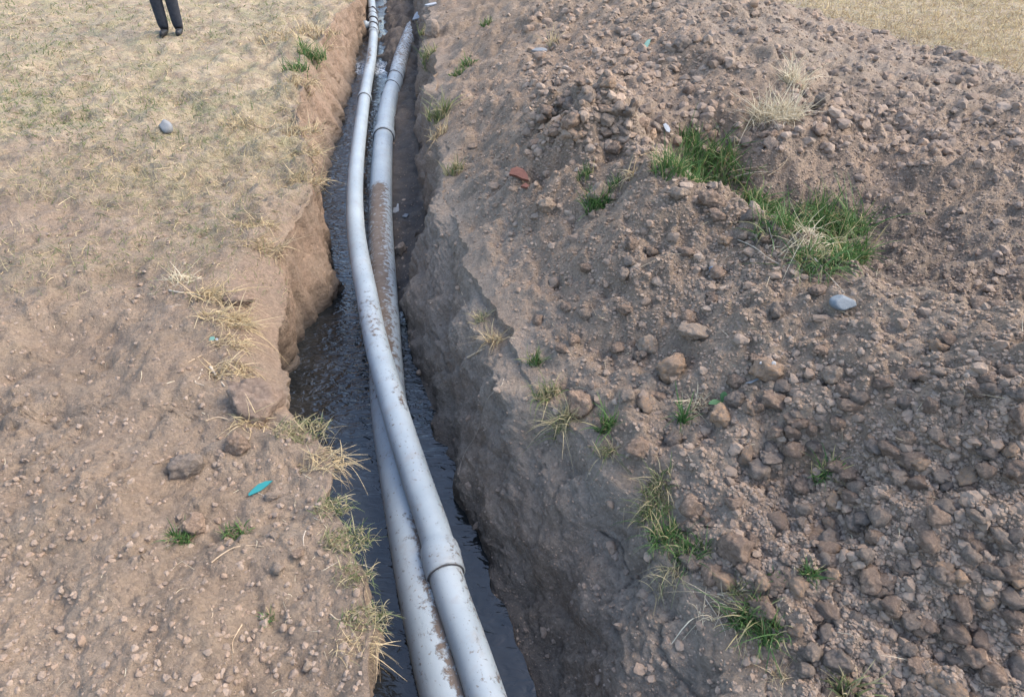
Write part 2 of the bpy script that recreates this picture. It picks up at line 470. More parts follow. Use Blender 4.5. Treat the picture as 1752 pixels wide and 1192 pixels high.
up = np.clip((ys - unproj(650, 108, -0.5)[1]) / 0.12, 0, 1)                       # the bed steps up at the far end
fz = fz + up[:, None] * (0.03 + 0.14 * (1 - t)) - (0.05 * (1 - t) * np.ones((nY, 1)))
cols_X.append(fx); cols_Z.append(fz); zone += [3] * len(t)
t = np.linspace(0, 1, NR_)[:-1]
bulge = np.sin(t * np.pi) 
wx = lerp(XBR, XR0, t ** 0.9) 
cols_X.append(wx); cols_Z.append((ZBR + up * 0.03)[:, None] * ((1 - t) ** 1.5)[None, :]); zone += [4] * len(t)
t = np.r_[np.linspace(0, 1.25, NH), np.geomspace(1.28, 320, 30)]
hx = XR0[:, None] + t[None, :] * (dist * 0.92)[:, None]
hz = tps(hx.ravel(), np.repeat(ys, len(t))).reshape(hx.shape)
cols_X.append(hx); cols_Z.append(hz); zone += [5] * len(t)
GX = np.concatenate(cols_X, 1); GZ = np.concatenate(cols_Z, 1); zone = np.array(zone)
nX = GX.shape[1]
GY = np.repeat(ys[:, None], nX, 1)
ZN = np.repeat(zone[None, :], nY, 0)

X, Y, Z = GX.ravel().copy(), GY.ravel().copy(), GZ.ravel().copy(); zn = ZN.ravel()
hm = np.where(zn == 5, heap_mask(X, Y), 0)
rimdist = np.where(zn == 5, X - np.repeat(XR0, nX), 0)
Z = np.where(zn == 5, Z * hm, Z)
near = (np.abs(X) < 14) & (Y > -6) & (Y < 18)
P = np.c_[X, Y, Z]
clay = np.zeros(len(X)); damp_shade = clay.copy(); straw = clay.copy(); wet = clay.copy(); grey = clay.copy()

# left bank: trodden soil, lumps, short grass further on
i = np.where((zn == 0) & near)[0]; Pi = P[i] * (1, 1, 0)
back = np.clip((np.repeat(XL0, nX)[i] - X[i]) / 0.5, 0, 1)
lump = fbm(Pi, 2.4, 3, 21) * 0.030 + fbm(Pi, 8, 5, 25, 0.65) * 0.015
cl = domes(X[i], Y[i], 0.075, 0.12, 0.46, 31, 0.6) * 0.45 + domes(X[i], Y[i], 0.030, 0.1, 0.46, 33, 0.8) * 0.40 + domes(X[i], Y[i], 0.20, 0.1, 0.42, 35, 0.25) * 0.35
rough = np.clip(1.0 - (Y[i] - 3.4) / 2.0, 0.40, 1)
Z[i] += np.clip((Y[i] - 2.4) / 1.2, 0, 1) * (fbm(Pi, 3.2, 4, 27, 0.6) * 0.075 * np.exp(-(np.repeat(XL0, nX)[i] - X[i]) / 0.6) + np.abs(fbm(Pi, 6, 3, 28, 0.6)) * 0.022)
Z[i] += lump * np.clip(back * 6, 0, 1) + cl * rough * np.clip(vnoise(Pi, 1.7, 5) * 0.5 + 0.75, 0.25, 1) * np.clip(back * 8, 0, 1)
straw[i] = np.clip((Y[i] - 2.7) / 2.0 + 0.45 * vnoise(Pi, 2.0, 8), 0.05, 1)
clay[i] = 0.30

# the slumped lip and the left wall
i = np.where((zn == 1) & near)[0]; Pi = P[i]
Z[i] += fbm(Pi * (1, 1, 0), 6, 4, 41) * 0.008
wl = np.clip((np.repeat(XL1 - XL0, nX)[i] - 0.03) / 0.1, 0, 1)
clay[i] = 0.35 + 0.3 * wl
i = np.where((zn == 2) & near)[0]; Pi = P[i]
low = np.clip(-Z[i] / 0.56, 0, 1)
win = np.clip(low * 8, 0, 1)
d = fbm(Pi, (5, 5, 2.2), 4, 51, 0.6) * 0.034 + fbm(Pi, (24, 24, 5), 4, 55, 0.65) * 0.010
crack = np.abs(vnoise(Pi, (6, 3.2, 1.2), 61)); d -= np.clip(0.05 - crack, 0, 1) * 0.7
yl = unproj(572, 468, -0.5)[1]; g_ = np.exp(-((Y[i] - yl) / 0.24) ** 2) * np.clip((low - 0.55) / 0.3, 0, 1)
d += g_ * (0.035 + 0.035 * fbm(Pi, 9, 4, 57, 0.65) + 0.5 * domes(Y[i], Z[i], 0.11, 0.2, 0.48, 58))
X[i] += d * win
clay[i] = np.clip(0.9 - 0.5 * np.clip((low - 0.5) / 0.4, 0, 1), 0, 1) * (0.25 + 0.75 * np.clip((Y[i] - 1.8) / 0.8, 0, 1))
damp_shade[i] = np.clip((low - 0.62) / 0.34, 0, 1) ** 1.3 * 0.85
wet[i] = np.clip((low - 0.86) / 0.12, 0, 1)

# bed of the trench
i = np.where((zn == 3) & near)[0]; Pi = P[i] * (1, 1, 0)
Z[i] += fbm(Pi, 5, 5, 71, 0.6) * (0.022 + 0.03 * np.clip((Y[i] - 6.2) / 0.4, 0, 1)) + domes(X[i], Y[i], 0.09, 0.1, 0.42, 73, 0.5) * 0.35
damp_shade[i] = 0.90 - 0.32 * np.clip((Z[i] + 0.53) / 0.1, 0, 1); wet[i] = np.clip((-0.49 - Z[i]) / 0.06, 0.0, 1) * 0.8

# right wall: smooth battered face, grey-brown, damp below
i = np.where((zn == 4) & near)[0]; Pi = P[i]
low = np.clip(-Z[i] / 0.56, 0, 1); win = np.clip(low * 9, 0, 1) * np.clip((1 - low) * 8 + 0.3, 0, 1)
nx_, nz_ = -0.78, 0.62
d = fbm(Pi, (2.6, 2.6, 2.6), 3, 81, 0.55) * 0.060 + fbm(Pi, (8, 8, 7), 5, 85, 0.64) * 0.024
cr = np.abs(vnoise(Pi, (4.5, 6, 5), 91)); d -= np.clip(0.045 - cr, 0, 1) * 0.45 * (vnoise(Pi, 2.1, 92) > -0.1)
cr = np.abs(vnoise(Pi, (11, 13, 12), 93)); d -= np.clip(0.06 - cr, 0, 1) * 0.16
d += domes(X[i], Y[i] + Z[i], 0.13, 0.1, 0.46, 95, 0.5) * 0.34 + domes(X[i], Y[i] + Z[i], 0.05, 0.1, 0.46, 97, 0.5) * 0.34
X[i] += nx_ * d * win; Z[i] += nz_ * d * win
nearw = np.clip((4.5 - Y[i]) / 2, 0, 1)
grey[i] = np.clip(0.2 + 0.55 * nearw, 0, 1)
clay[i] = 0.25
damp_shade[i] = np.clip((low - 0.68) / 0.32, 0, 1) ** 1.2 * 0.55
wet[i] = np.clip((low - 0.9) / 0.1, 0, 1) * 0.7

# spoil heap: loose clods of every size
i = np.where((zn == 5) & near & (hm > 0.001))[0]; Pi = P[i] * (1, 1, 0)
h = hm[i]; rd = np.clip(rimdist[i] / 0.12, 0, 1)
body = fbm(Pi, 1.6, 3, 101) * 0.032 + fbm(Pi, 5.5, 4, 105, 0.65) * 0.032 + fbm(Pi, 28, 3, 108, 0.6) * 0.009
patch = np.clip(0.80 + 0.7 * vnoise(Pi, 1.3, 111) + 0.3 * vnoise(Pi, 3.1, 112), 0.12, 1)
cl = (domes(X[i], Y[i], 0.38, 0.10, 0.42, 119, 0.40) * 0.36 + domes(X[i], Y[i], 0.21, 0.08, 0.42, 121, 0.40) * 0.45 + domes(X[i], Y[i], 0.095, 0.10, 0.46, 123, 0.42) * 0.55
      + domes(X[i], Y[i], 0.046, 0.12, 0.50, 125, 0.60) * 0.55 + domes(X[i], Y[i], 0.022, 0.15, 0.5, 127, 0.9) * 0.5)
smoothrim = np.clip(rimdist[i] / 0.22, 0.35, 1)
Z[i] += (body * rd + cl * patch * smoothrim) * h
# the compact block of earth on the heap
bx, by, _ = unproj(985, 225, 0.4)
bb = np.exp(-(((X[i] - bx) / 0.42) ** 2 + ((Y[i] - by) / 0.5) ** 2) ** 2)
Z[i] += bb * (0.12 + 0.085 * fbm(Pi, 4.5, 4, 131, 0.62))
cr = np.abs(vnoise(Pi, (5, 4, 1), 133)); Z[i] -= np.clip(0.07 - cr, 0, 1) * 0.5 * bb
grey[i] = np.clip(1 - rimdist[i] / 0.5, 0, 1) * np.clip(0.2 + 0.55 * np.clip((4.5 - Y[i]) / 2, 0, 1), 0, 1)
grey[i] = np.maximum(grey[i], np.clip((Y[i] - 3.6) / 1.2, 0, 1) * np.clip((X[i] - 0.9) / 0.6, 0, 1) * 0.65)
clay[i] = np.clip(0.25 + 0.35 * vnoise(Pi, 1.1, 141), 0, 0.6)
damp_shade[i] = np.clip((0.07 - Z[i]) / 0.1, 0, 1) * np.clip((X[i] - 1.0) / 0.3, 0, 1) * np.clip((Y[i] - 1.8) / 0.4, 0, 1) * 0.45  # shade of the hollow painted in as darker earth
# open field behind
i = np.where((zn == 5) & (hm < 0.6))[0]
straw[i] = np.clip((0.6 - hm[i]) / 0.4, 0, 1) * 1.0
Z[i] += fbm(np.c_[X[i], Y[i], 0 * Y[i]], 1.1, 4, 151) * 0.03 * straw[i]
i = np.where(~near & ((zn == 0) | (zn == 5)))[0]; straw[i] = 0.9
i = np.where(~near & ((zn == 2) | (zn == 4)))[0]; clay[i] = 0.6

V = np.c_[X, Y, Z]
r0 = (np.arange(nY - 1)[:, None] * nX + np.arange(nX - 1)[None, :])
quads = np.stack([r0, r0 + 1, r0 + 1 + nX, r0 + nX], -1)       # (nY-1, nX-1, 4)

land_me = mesh_np('land', V, quads.reshape(-1, 4))
land = bpy.data.objects.new('land', land_me); COL.objects.link(land)
bpy.context.view_layer.update()
BVH = BVHTree.FromObject(land, bpy.context.evaluated_depsgraph_get())
bpy.data.objects.remove(land); bpy.data.meshes.remove(land_me)

ORIGIN = Vector((0, 0, CAM_H))
def hit(px, py):
    """where the sight line through a photo point meets the ground: position, normal, depth"""
    d = ray(px, py); L = d.length
    p, n, _, t = BVH.ray_cast(ORIGIN, d / L)
    if p is None: p = Vector(unproj(px, py, 0)); n = Vector((0, 0, 1)); t = (p - ORIGIN).length
    return p, n, t / L

def drop(x, y):
    p, n, _, t = BVH.ray_cast(Vector((x, y, 3)), Vector((0, 0, -1)))
    return p, n

def piece(name, c0, c1, label_kind='structure', facemask=None):
    q = quads[:, c0:c1].reshape(-1, 4)
    if facemask is not None: q = q[facemask[:, c0:c1].ravel()]
    used = np.unique(q); remap = np.full(len(V), -1, dtype=np.int32); remap[used] = np.arange(len(used))
    me = mesh_np(name, V[used], remap[q])
    for nm, a in (('clay', clay), ('damp_shade', damp_shade), ('straw', straw), ('wet', wet), ('grey', grey)): attr(me, nm, a[used])
    return tag(obj(name, me, M['soil']), kind='structure')

cz = [int(np.where(zone == k)[0][0]) for k in range(6)]
piece('ground', 0, cz[1])
piece('trench_wall', cz[1], cz[3])
piece('trench_floor', cz[3], cz[4])
piece('trench_wall', cz[4], cz[5])
fm = (hm.reshape(nY, nX) > 0.02)[:-1, :-1]
piece('spoil_heap', cz[5], nX - 1, facemask=fm)
piece('grass_field', cz[5], nX - 1, facemask=~fm)

# ------------------------------------------------------------------ water in the trench
yf = unproj(650, 112, -0.50)[1]                                # where it spills over a small step
wy = np.r_[np.linspace(-8, 0.3, 12), np.arange(0.35, 10.5, 0.016), np.linspace(10.6, 60, 25)]
wt = np.linspace(-0.10, 1.06, 46)
wx0 = np.interp(wy, ys, XBL); wx1 = np.interp(wy, ys, XBR)
WX = wx0[:, None] * (1 - wt) + wx1[:, None] * wt
WY = np.repeat(wy[:, None], len(wt), 1)
stp = np.clip((WY - yf) / 0.10, 0, 1); stp = stp * stp * (3 - 2 * stp)
WP = np.c_[WX.ravel(), WY.ravel(), 0 * WX.ravel()]
rip = fbm(WP, (8, 16, 1), 2, 201, 0.45) * 0.0022 + vnoise(WP, (26, 40, 1), 207) * 0.0005
turb = np.exp(-((WY.ravel() - yf + 0.05) / 0.30) ** 2)
rip = rip * (1 + 3 * turb)
WZ = W_WATER + stp.ravel() * 0.040 + rip
wq = (np.arange(len(wy) - 1)[:, None] * len(wt) + np.arange(len(wt) - 1)[None, :])
wq = np.stack([wq, wq + 1, wq + 1 + len(wt), wq + len(wt)], -1).reshape(-1, 4)
wme = mesh_np('water', np.c_[WX.ravel(), WY.ravel(), WZ], wq)
attr(wme, 'foam', np.clip(np.exp(-((WY.ravel() - yf + 0.06) / 0.16) ** 2), 0, 1))
yc = unproj(585, 620, W_WATER)[1]
attr(wme, 'ripple', 0.22 + 1.2 * np.exp(-((WY.ravel() - yc) / 0.45) ** 2) + 0.8 * np.clip((WY.ravel() - 3.2) / 0.8, 0, 1))
tag(obj('water', wme, M['water']), kind='structure')

# ------------------------------------------------------------------ pipes
def catmull(P, n):
    P = np.asarray(P, dtype=float)
    P = np.vstack([2 * P[0] - P[1], P, 2 * P[-1] - P[-2]])
    out = []
    m = len(P) - 3
    for s in np.linspace(0, m, n):
        k = min(int(s), m - 1); u = s - k
        a, b, c, d = P[k:k+4]
        out.append(0.5 * ((2*b) + (-a+c)*u + (2*a-5*b+4*c-d)*u*u + (-a+3*b-3*c+d)*u**3))
    return np.array(out)

def resample(P, step):
    d = np.r_[0, np.cumsum(np.linalg.norm(np.diff(P, axis=0), axis=1))]
    n = max(2, int(d[-1] / step)); s = np.linspace(0, d[-1], n)
    return np.c_[[np.interp(s, d, P[:, k]) for k in range(3)]].T, s

def smooth_path(P, it):
    P = P.copy()
    for _ in range(it): P[1:-1] = 0.25 * P[:-2] + 0.5 * P[1:-1] + 0.25 * P[2:]
    return P

def frames(P):
    T = np.gradient(P, axis=0); T /= np.linalg.norm(T, axis=1)[:, None]
    upv = np.array([0, 0, 1.0])
    A = np.cross(T, upv); A /= np.maximum(np.linalg.norm(A, axis=1), 1e-6)[:, None]
    B = np.cross(A, T)
    return T, A, B

def tube(P, rad, seg=28):
    """open tube; rad per point; angle 0 is sideways (+A), 90 is up"""
    T, A, B = frames(P); th = np.linspace(0, 2 * np.pi, seg, endpoint=False)
    ring = A[:, None, :] * np.cos(th)[None, :, None] + B[:, None, :] * np.sin(th)[None, :, None]
    Vt = P[:, None, :] + ring * np.asarray(rad)[:, None, None]
    n = len(P); i0 = np.arange(n - 1)[:, None] * seg; j = np.arange(seg)[None, :]
    q = np.stack([i0 + j, i0 + (j + 1) % seg, i0 + seg + (j + 1) % seg, i0 + seg + j], -1).reshape(-1, 4)
    return Vt.reshape(-1, 3), q, th

def path_px(pts, step=0.02, it=60):
    P = np.array([unproj(*p) for p in pts])
    P, _ = resample(catmull(P, 400), step)
    P = smooth_path(P, it)
    return resample(P, step)

def y_index(P, px, py, z):
    y = unproj(px, py, z)[1]
    return int(np.argmin(np.abs(P[:, 1] - y)))

ZL = -0.475
largeP, largeS = path_px([(800,1290,ZL-.02),(766,1190,ZL),(720,1000,ZL),(682,800,ZL),(666,700,ZL),(661,640,ZL),(657,550,ZL),(654,480,ZL),(651,400,ZL),(651,350,ZL),(653,290,ZL),(657,230,ZL),
                          (666,170,ZL+.02),(676,140,ZL+.035),(686,100,ZL+.07),(697,70,ZL+.10),(706,46,ZL+.12)], 0.012, 80)
smallP, smallS = path_px([(880,1330,-.41),(831,1190,-.405),(802,1100,-.40),(768,1005,-.395),(742,900,-.385),(722,850,-.375),(707,800,-.365),(690,750,-.355),(675,700,-.345),(661,650,-.338),(647,600,-.335),(636,550,-.337),(627,500,-.345),(617,450,-.355),
                          (609.5,400,-.37),(607,350,-.385),(608.5,300,-.40),(613,250,-.41),(618,210,-.415),(624,165,-.42),(630,130,-.42),(636,95,-.42),(639,60,-.42),(639,40,-.41),(637,15,-.40),(634,-10,-.40),(630,-40,-.40)], 0.012, 80)

def dirt_large(P, th):
    y = P[:, 1][:, None]; a = np.cos(th)[None, :]; up_ = np.sin(th)[None, :]
    y1, y2, y3 = unproj(655,325,ZL)[1], unproj(660,690,ZL)[1], unproj(690,900,ZL)[1]
    d = 0.10 + 0 * y * a
    d = d + 0.55 * np.clip((y1 - y) / 0.1, 0, 1) * np.clip((y - y2 + .1) / 0.3, 0, 1) * np.clip(0.9 - np.abs(a + 0.15) * 0.7, 0, 1)   # caked mud
    d = d + 0.38 * np.clip((y3 + .25 - y) / 0.4, 0, 1) * 0.95 * np.exp(-((a - 0.42) / 0.4) ** 2)                               # along the line where the pipes touch
    d = d + 0.25 * np.clip(-up_, 0, 1) + 0.22 * np.clip((y - 6.8) / 1, 0, 1)
    return d
def dirt_small(P, th):
    y = P[:, 1][:, None]; a = np.cos(th)[None, :]; up_ = np.sin(th)[None, :]
    ya, yb = unproj(630,130,-.42)[1], unproj(636,85,-.42)[1]
    d = 0.06 + 0 * y * a
    d = d + 0.35 * np.exp(-((y - 0.5 * (ya + yb)) / 0.5) ** 2) * np.exp(-((a + 0.3) / 0.5) ** 2)
    d = d + 0.22 * np.exp(-((y - unproj(685,690,-.35)[1]) / 0.12) ** 2) * np.exp(-((a - 0.6) / 0.4) ** 2)
    d = d + 0.18 * np.exp(-((y - unproj(635,560,-.35)[1]) / 0.25) ** 2)
    d = d + 0.22 * np.clip(-up_, 0, 1)
    d = d + 0.16 * np.clip((2.0 - y) / 0.5, 0, 1) * np.clip(a, 0, 1)
    return d

def pipe_obj(name, P, rad, dirt_shade, parent, seg=32):
    v, q, th = tube(P, rad, seg)
    me = mesh_np(name, v, q); attr(me, 'dirt_shade', dirt_shade(P, th).ravel())
    return obj(name, me, M['pipe'], parent)

def section(P, r, dirt_shade, parent, bell_at_start=True, bell_len=0.115, grow=1.19, name='pipe_section', lip=0.9):
    """a length of pipe; P[0] is its near end, widened into a socket with a thick lip"""
    n = len(P); s = np.r_[0, np.cumsum(np.linalg.norm(np.diff(P, axis=0), axis=1))]
    rad = np.full(n, r)
    if bell_at_start:
        t = np.clip((bell_len - s) / 0.028 + 0.4, 0, 1); t = t * t * (3 - 2 * t)
        rad = r * (1 + (grow - 1) * t)
        rad += r * 0.035 * np.exp(-((s - bell_len * 0.62) / 0.008) ** 2)      # sealing-ring ridge
        # turn the lip inwards and back up the inside
        d0 = (P[0] - P[1]) / np.linalg.norm(P[0] - P[1])
        inner = np.array([P[0] - d0 * 0.06, P[0] - d0 * 0.003, P[0] + d0 * 0.0015])
        P = np.vstack([inner, P]); rad = np.r_[rad[0] - 0.0042, rad[0] - 0.0042, rad[0] - 0.001, rad]
        base_dirt = dirt_shade
        def dirt_shade(Pq, th):
            d = base_dirt(Pq, th); d[:2] = 2.0; return d  # inside of the lip coloured dark to imitate the shade in the gap
    o_ = pipe_obj(name, P, rad, dirt_shade, parent)
    if bell_at_start:                                        # added dark ring that imitates the shaded gap in the socket mouth
        T, A, B = frames(P[3:]); th = np.linspace(0, 2 * np.pi, 37); rr = (r + rad[0]) / 2
        ring = P[3] - T[0] * 0.001 + (A[0] * np.cos(th)[:, None] + B[0] * np.sin(th)[:, None]) * rr
        v, q, _ = tube(ring, np.full(37, max(0.0028, (rad[0] - r) / 2 + 0.0005)), 8)
        obj('gap_shade_ring', mesh_np('gap_shade_ring', v, q), M['rubber'], o_)
    return o_

RS, RL = 0.055, 0.080
# --- thicker pipe
root = empty('drain_pipe', largeP[0]); tag(root, 'thicker grey plastic pipe caked with brown mud, its far end broken off', 'pipe')
def local(P, root): return P - np.array(root.location)
def cut(P, i0, i1): return P[i0:i1 + 1]
iB = y_index(largeP, 658, 236, ZL)
# the near length slides into the socket, the far length carries the socket and a jagged end
section(local(cut(largeP, 0, iB + 6), root), RL, lambda P, th: dirt_large(P + np.array(root.location), th), root, False)
far = local(largeP[iB:], root)
o = section(far, RL, lambda P, th: dirt_large(P + np.array(root.location), th), root, True, 0.13, 1.15)
# break the far end: ragged edge, right side eaten away further
me = o.data; nv = len(me.vertices); co = np.empty(nv * 3, np.float32); me.vertices.foreach_get('co', co); co = co.reshape(-1, 3)
seg = 32; nr = nv // seg; ringi = np.arange(nv) // seg; ang = (np.arange(nv) % seg) * 2 * np.pi / seg
cosA = np.cos(ang)
rag = 0.04 * np.sin(ang * 3 + 1) + 0.03 * np.sin(ang * 7) + 0.03 * np.sin(ang * 11 + 2)
keep_back = np.clip((cosA + 0.1) * 0.62, 0, 0.55) + 0.03 + np.abs(rag)          # metres eaten off at this angle
slen = np.r_[0, np.cumsum(np.linalg.norm(np.diff(far, axis=0), axis=1))]; tot = slen[-1]
sring = np.r_[0, 0, 0, slen]
over = sring[ringi] - (tot - keep_back)
kill = over > 0.012
fa = np.array([p.vertices[:] for p in me.polygons], dtype=np.int32)
keepf = ~kill[fa].any(1)
d_at = np.empty(nv, np.float32); me.attributes['dirt_shade'].data.foreach_get('value', d_at)
thick = co.copy(); ctr = far[np.clip(ringi - 3, 0, len(far) - 1)]
thick = ctr + (co - ctr) * 0.93
both = np.vstack([co, thick]); f2 = fa[keepf]
me2 = mesh_np('pipe_section', both, np.vstack([f2, f2[:, ::-1] + nv])); attr(me2, 'dirt_shade', np.r_[d_at, d_at + 0.5])
me2.materials.append(M['pipe']); o.data = me2; bpy.data.meshes.remove(me)

# --- thinner pipe
root2 = empty('water_pipe', smallP[0]); tag(root2, 'thinner pale grey pipe crossing over the muddy one, with a tee at its far end', 'pipe')
df = lambda P, th: dirt_small(P + np.array(root2.location), th)
i1 = y_index(smallP, 762, 985, -.395); i2 = y_index(smallP, 623, 170, -.42); i3 = y_index(smallP, 639, 58, -.42); i4 = y_index(smallP, 638, 28, -.41)
i15 = y_index(smallP, 617, 213, -.415)
section(local(cut(smallP, 0, i1 + 6), root2), RS, df, root2, False)
section(local(cut(smallP, i1, i15), root2), RS, df, root2, True, 0.115, 1.19)
section(local(cut(smallP, i15, i2 + 6), root2), RS * 0.985, df, root2, False)
section(local(cut(smallP, i2, i3), root2), RS, df, root2, True, 0.09, 1.18)
section(local(smallP[i4:], root2), RS, df, root2, False)
# tee: body with two collars and a side stub
tp = local(cut(smallP, i3 - 2, i4 + 2), root2)
n = len(tp); tt = np.linspace(0, 1, n)
rad = RS * (1.06 + 0.13 * (np.exp(-((tt - 0.1) / 0.07) ** 2) + np.exp(-((tt - 0.9) / 0.07) ** 2)))
tee = pipe_obj('tee_fitting', tp, rad, df, root2)
c = tp[int(n * 0.42)]; stub = np.array([c, c + (-0.05, 0, 0.0), c + (-0.085, .0, .004), c + (-0.088, 0, .004), c + (-.125, .0, .006), c + (-.126, 0, .006), c + (-.10, 0, .006)])
pipe_obj('side_stub', stub, np.array([RS*.8, RS*.85, RS*.85, RS*1.02, RS*1.02, RS*.86, RS*.84]), df, tee)

# dried black rubber strip wound round the far end of the thinner pipe
def wrap_path(P, i0, i1, r, turns, phase=0.0):
    seg_ = P[i0:i1]; T, A, B = frames(seg_); t = np.linspace(0, 1, 160)
    idx = t * (len(seg_) - 1); k = np.minimum(idx.astype(int), len(seg_) - 1)
    a = t * turns * 2 * np.pi + phase
    return seg_[k] * 1 + (A[k] * np.cos(a)[:, None] + B[k] * np.sin(a)[:, None]) * r

def small_tube(name, P, r, mat, parent=None, seg=7, label=None, cat=None, group=None):
    P = np.asarray(P, float); n = len(P)
    rr = np.full(n, r) if np.isscalar(r) else np.asarray(r)
    loc = P[0].copy()
    v, q, _ = tube(P - loc if parent is None else P, rr, seg)
    o = obj(name, mesh_np(name, v, q), mat, parent)
    if parent is None: o.location = loc
    if label: tag(o, label, cat, group)
    return o
wp = wrap_path(smallP, i3 + 1, i4 + 28, RS * 1.13, 4.3, 0.6)
wp = smooth_path(wp, 2) + 0.006 * np.c_[fbm(wp, 30, 2, 3), fbm(wp, 30, 2, 4), fbm(wp, 30, 2, 5)]
small_tube('rubber_strip', wp, 0.0085 + 0.004 * np.sin(np.arange(len(wp)) * 0.35), M['rubber'], None, 7, 'dark rubber strip wound loosely round the thinner pipe above its tee', 'strip')
ia, ib = y_index(largeP, 678, 138, ZL), y_index(largeP, 668, 168, ZL)
wp = wrap_path(largeP, min(ia, ib) - 4, max(ia, ib) + 3, RL * 1.03, 2.15, 2.4)
small_tube('cord', smooth_path(wp, 3), 0.0042, M['rubber'], None, 6, 'thin dark cord tied in two turns round the muddy pipe', 'cord')

# ------------------------------------------------------------------ clods of earth
def ico(sub):
    import bmesh
    bm = bmesh.new(); bmesh.ops.create_icosphere(bm, subdivisions=sub, radius=1.0)
    v = np.array([x.co[:] for x in bm.verts]); f = np.array([[x.index for x in fc.verts] for fc in bm.faces], dtype=np.int32)
    bm.free(); return v, f
ICO = {k: ico(k) for k in (1, 2, 3, 4, 5)}

def rock_shape(sub, seed, planes=11, rough=0.14, blunt=0.5):
    v, f = ICO[sub]; rg = np.random.default_rng(seed)
    nrm = rg.normal(size=(planes, 3)); nrm /= np.linalg.norm(nrm, axis=1)[:, None]
    off = rg.uniform(0.62, 1.0, planes)
    dots = np.maximum(v @ nrm.T, 1e-3)
    k = 26.0                                                        # soft minimum keeps edges a little worn
    r = -np.log(np.exp(-k * np.minimum(off[None, :] / dots, 1.7)).sum(1) + np.exp(-k * 1.15)) / k
    if sub >= 2: r = r * (1 + rough * fbm(v + seed, 2.2, 4, seed, 0.6) + (rough * 0.5 * fbm(v + seed, 7, 4, seed + 5, 0.65) if sub >= 3 else 0))
    else: r = r * (1 + 0.17 * rg.normal(size=len(v)))
    w = v * r[:, None]
    w /= np.abs(w).max()
    return w, f

CLOD_M = [None] * 14
def clod_mesh(k):
    if CLOD_M[k] is None:
        v, f = rock_shape(3, 400 + k); CLOD_M[k] = (v, f)
    return CLOD_M[k]

def place_clod(px, py, w, h, mat, label, seed, name='clod', cat='clod', deep=0.30, rot=None, sub=4, rough=0.15, group=None):
    """a named lump, w by h pixels across in the photograph, part sunk in the ground"""
    p, n, zc = hit(px, py + h * 0.28)
    sx = 0.5 * w * zc / F_PX; sz = 0.5 * h * zc / F_PX
    v, f = rock_shape(sub, seed, 10, rough)
    me = mesh_np(name, v, f, True); me.materials.append(M[mat])
    o = bpy.data.objects.new(name, me)
    sy = 0.5 * (sx + sz)
    o.scale = (sx * 1.08, sy * 1.05, sz * 1.05)
    o.rotation_euler = rot or (random.uniform(-.25, .25), random.uniform(-.25, .25), random.uniform(-.5, .5))
    o.location = p + Vector((0, 0, sz * (1 - 2 * deep)))
    link(o); tag(o, label, cat, group)
    return o

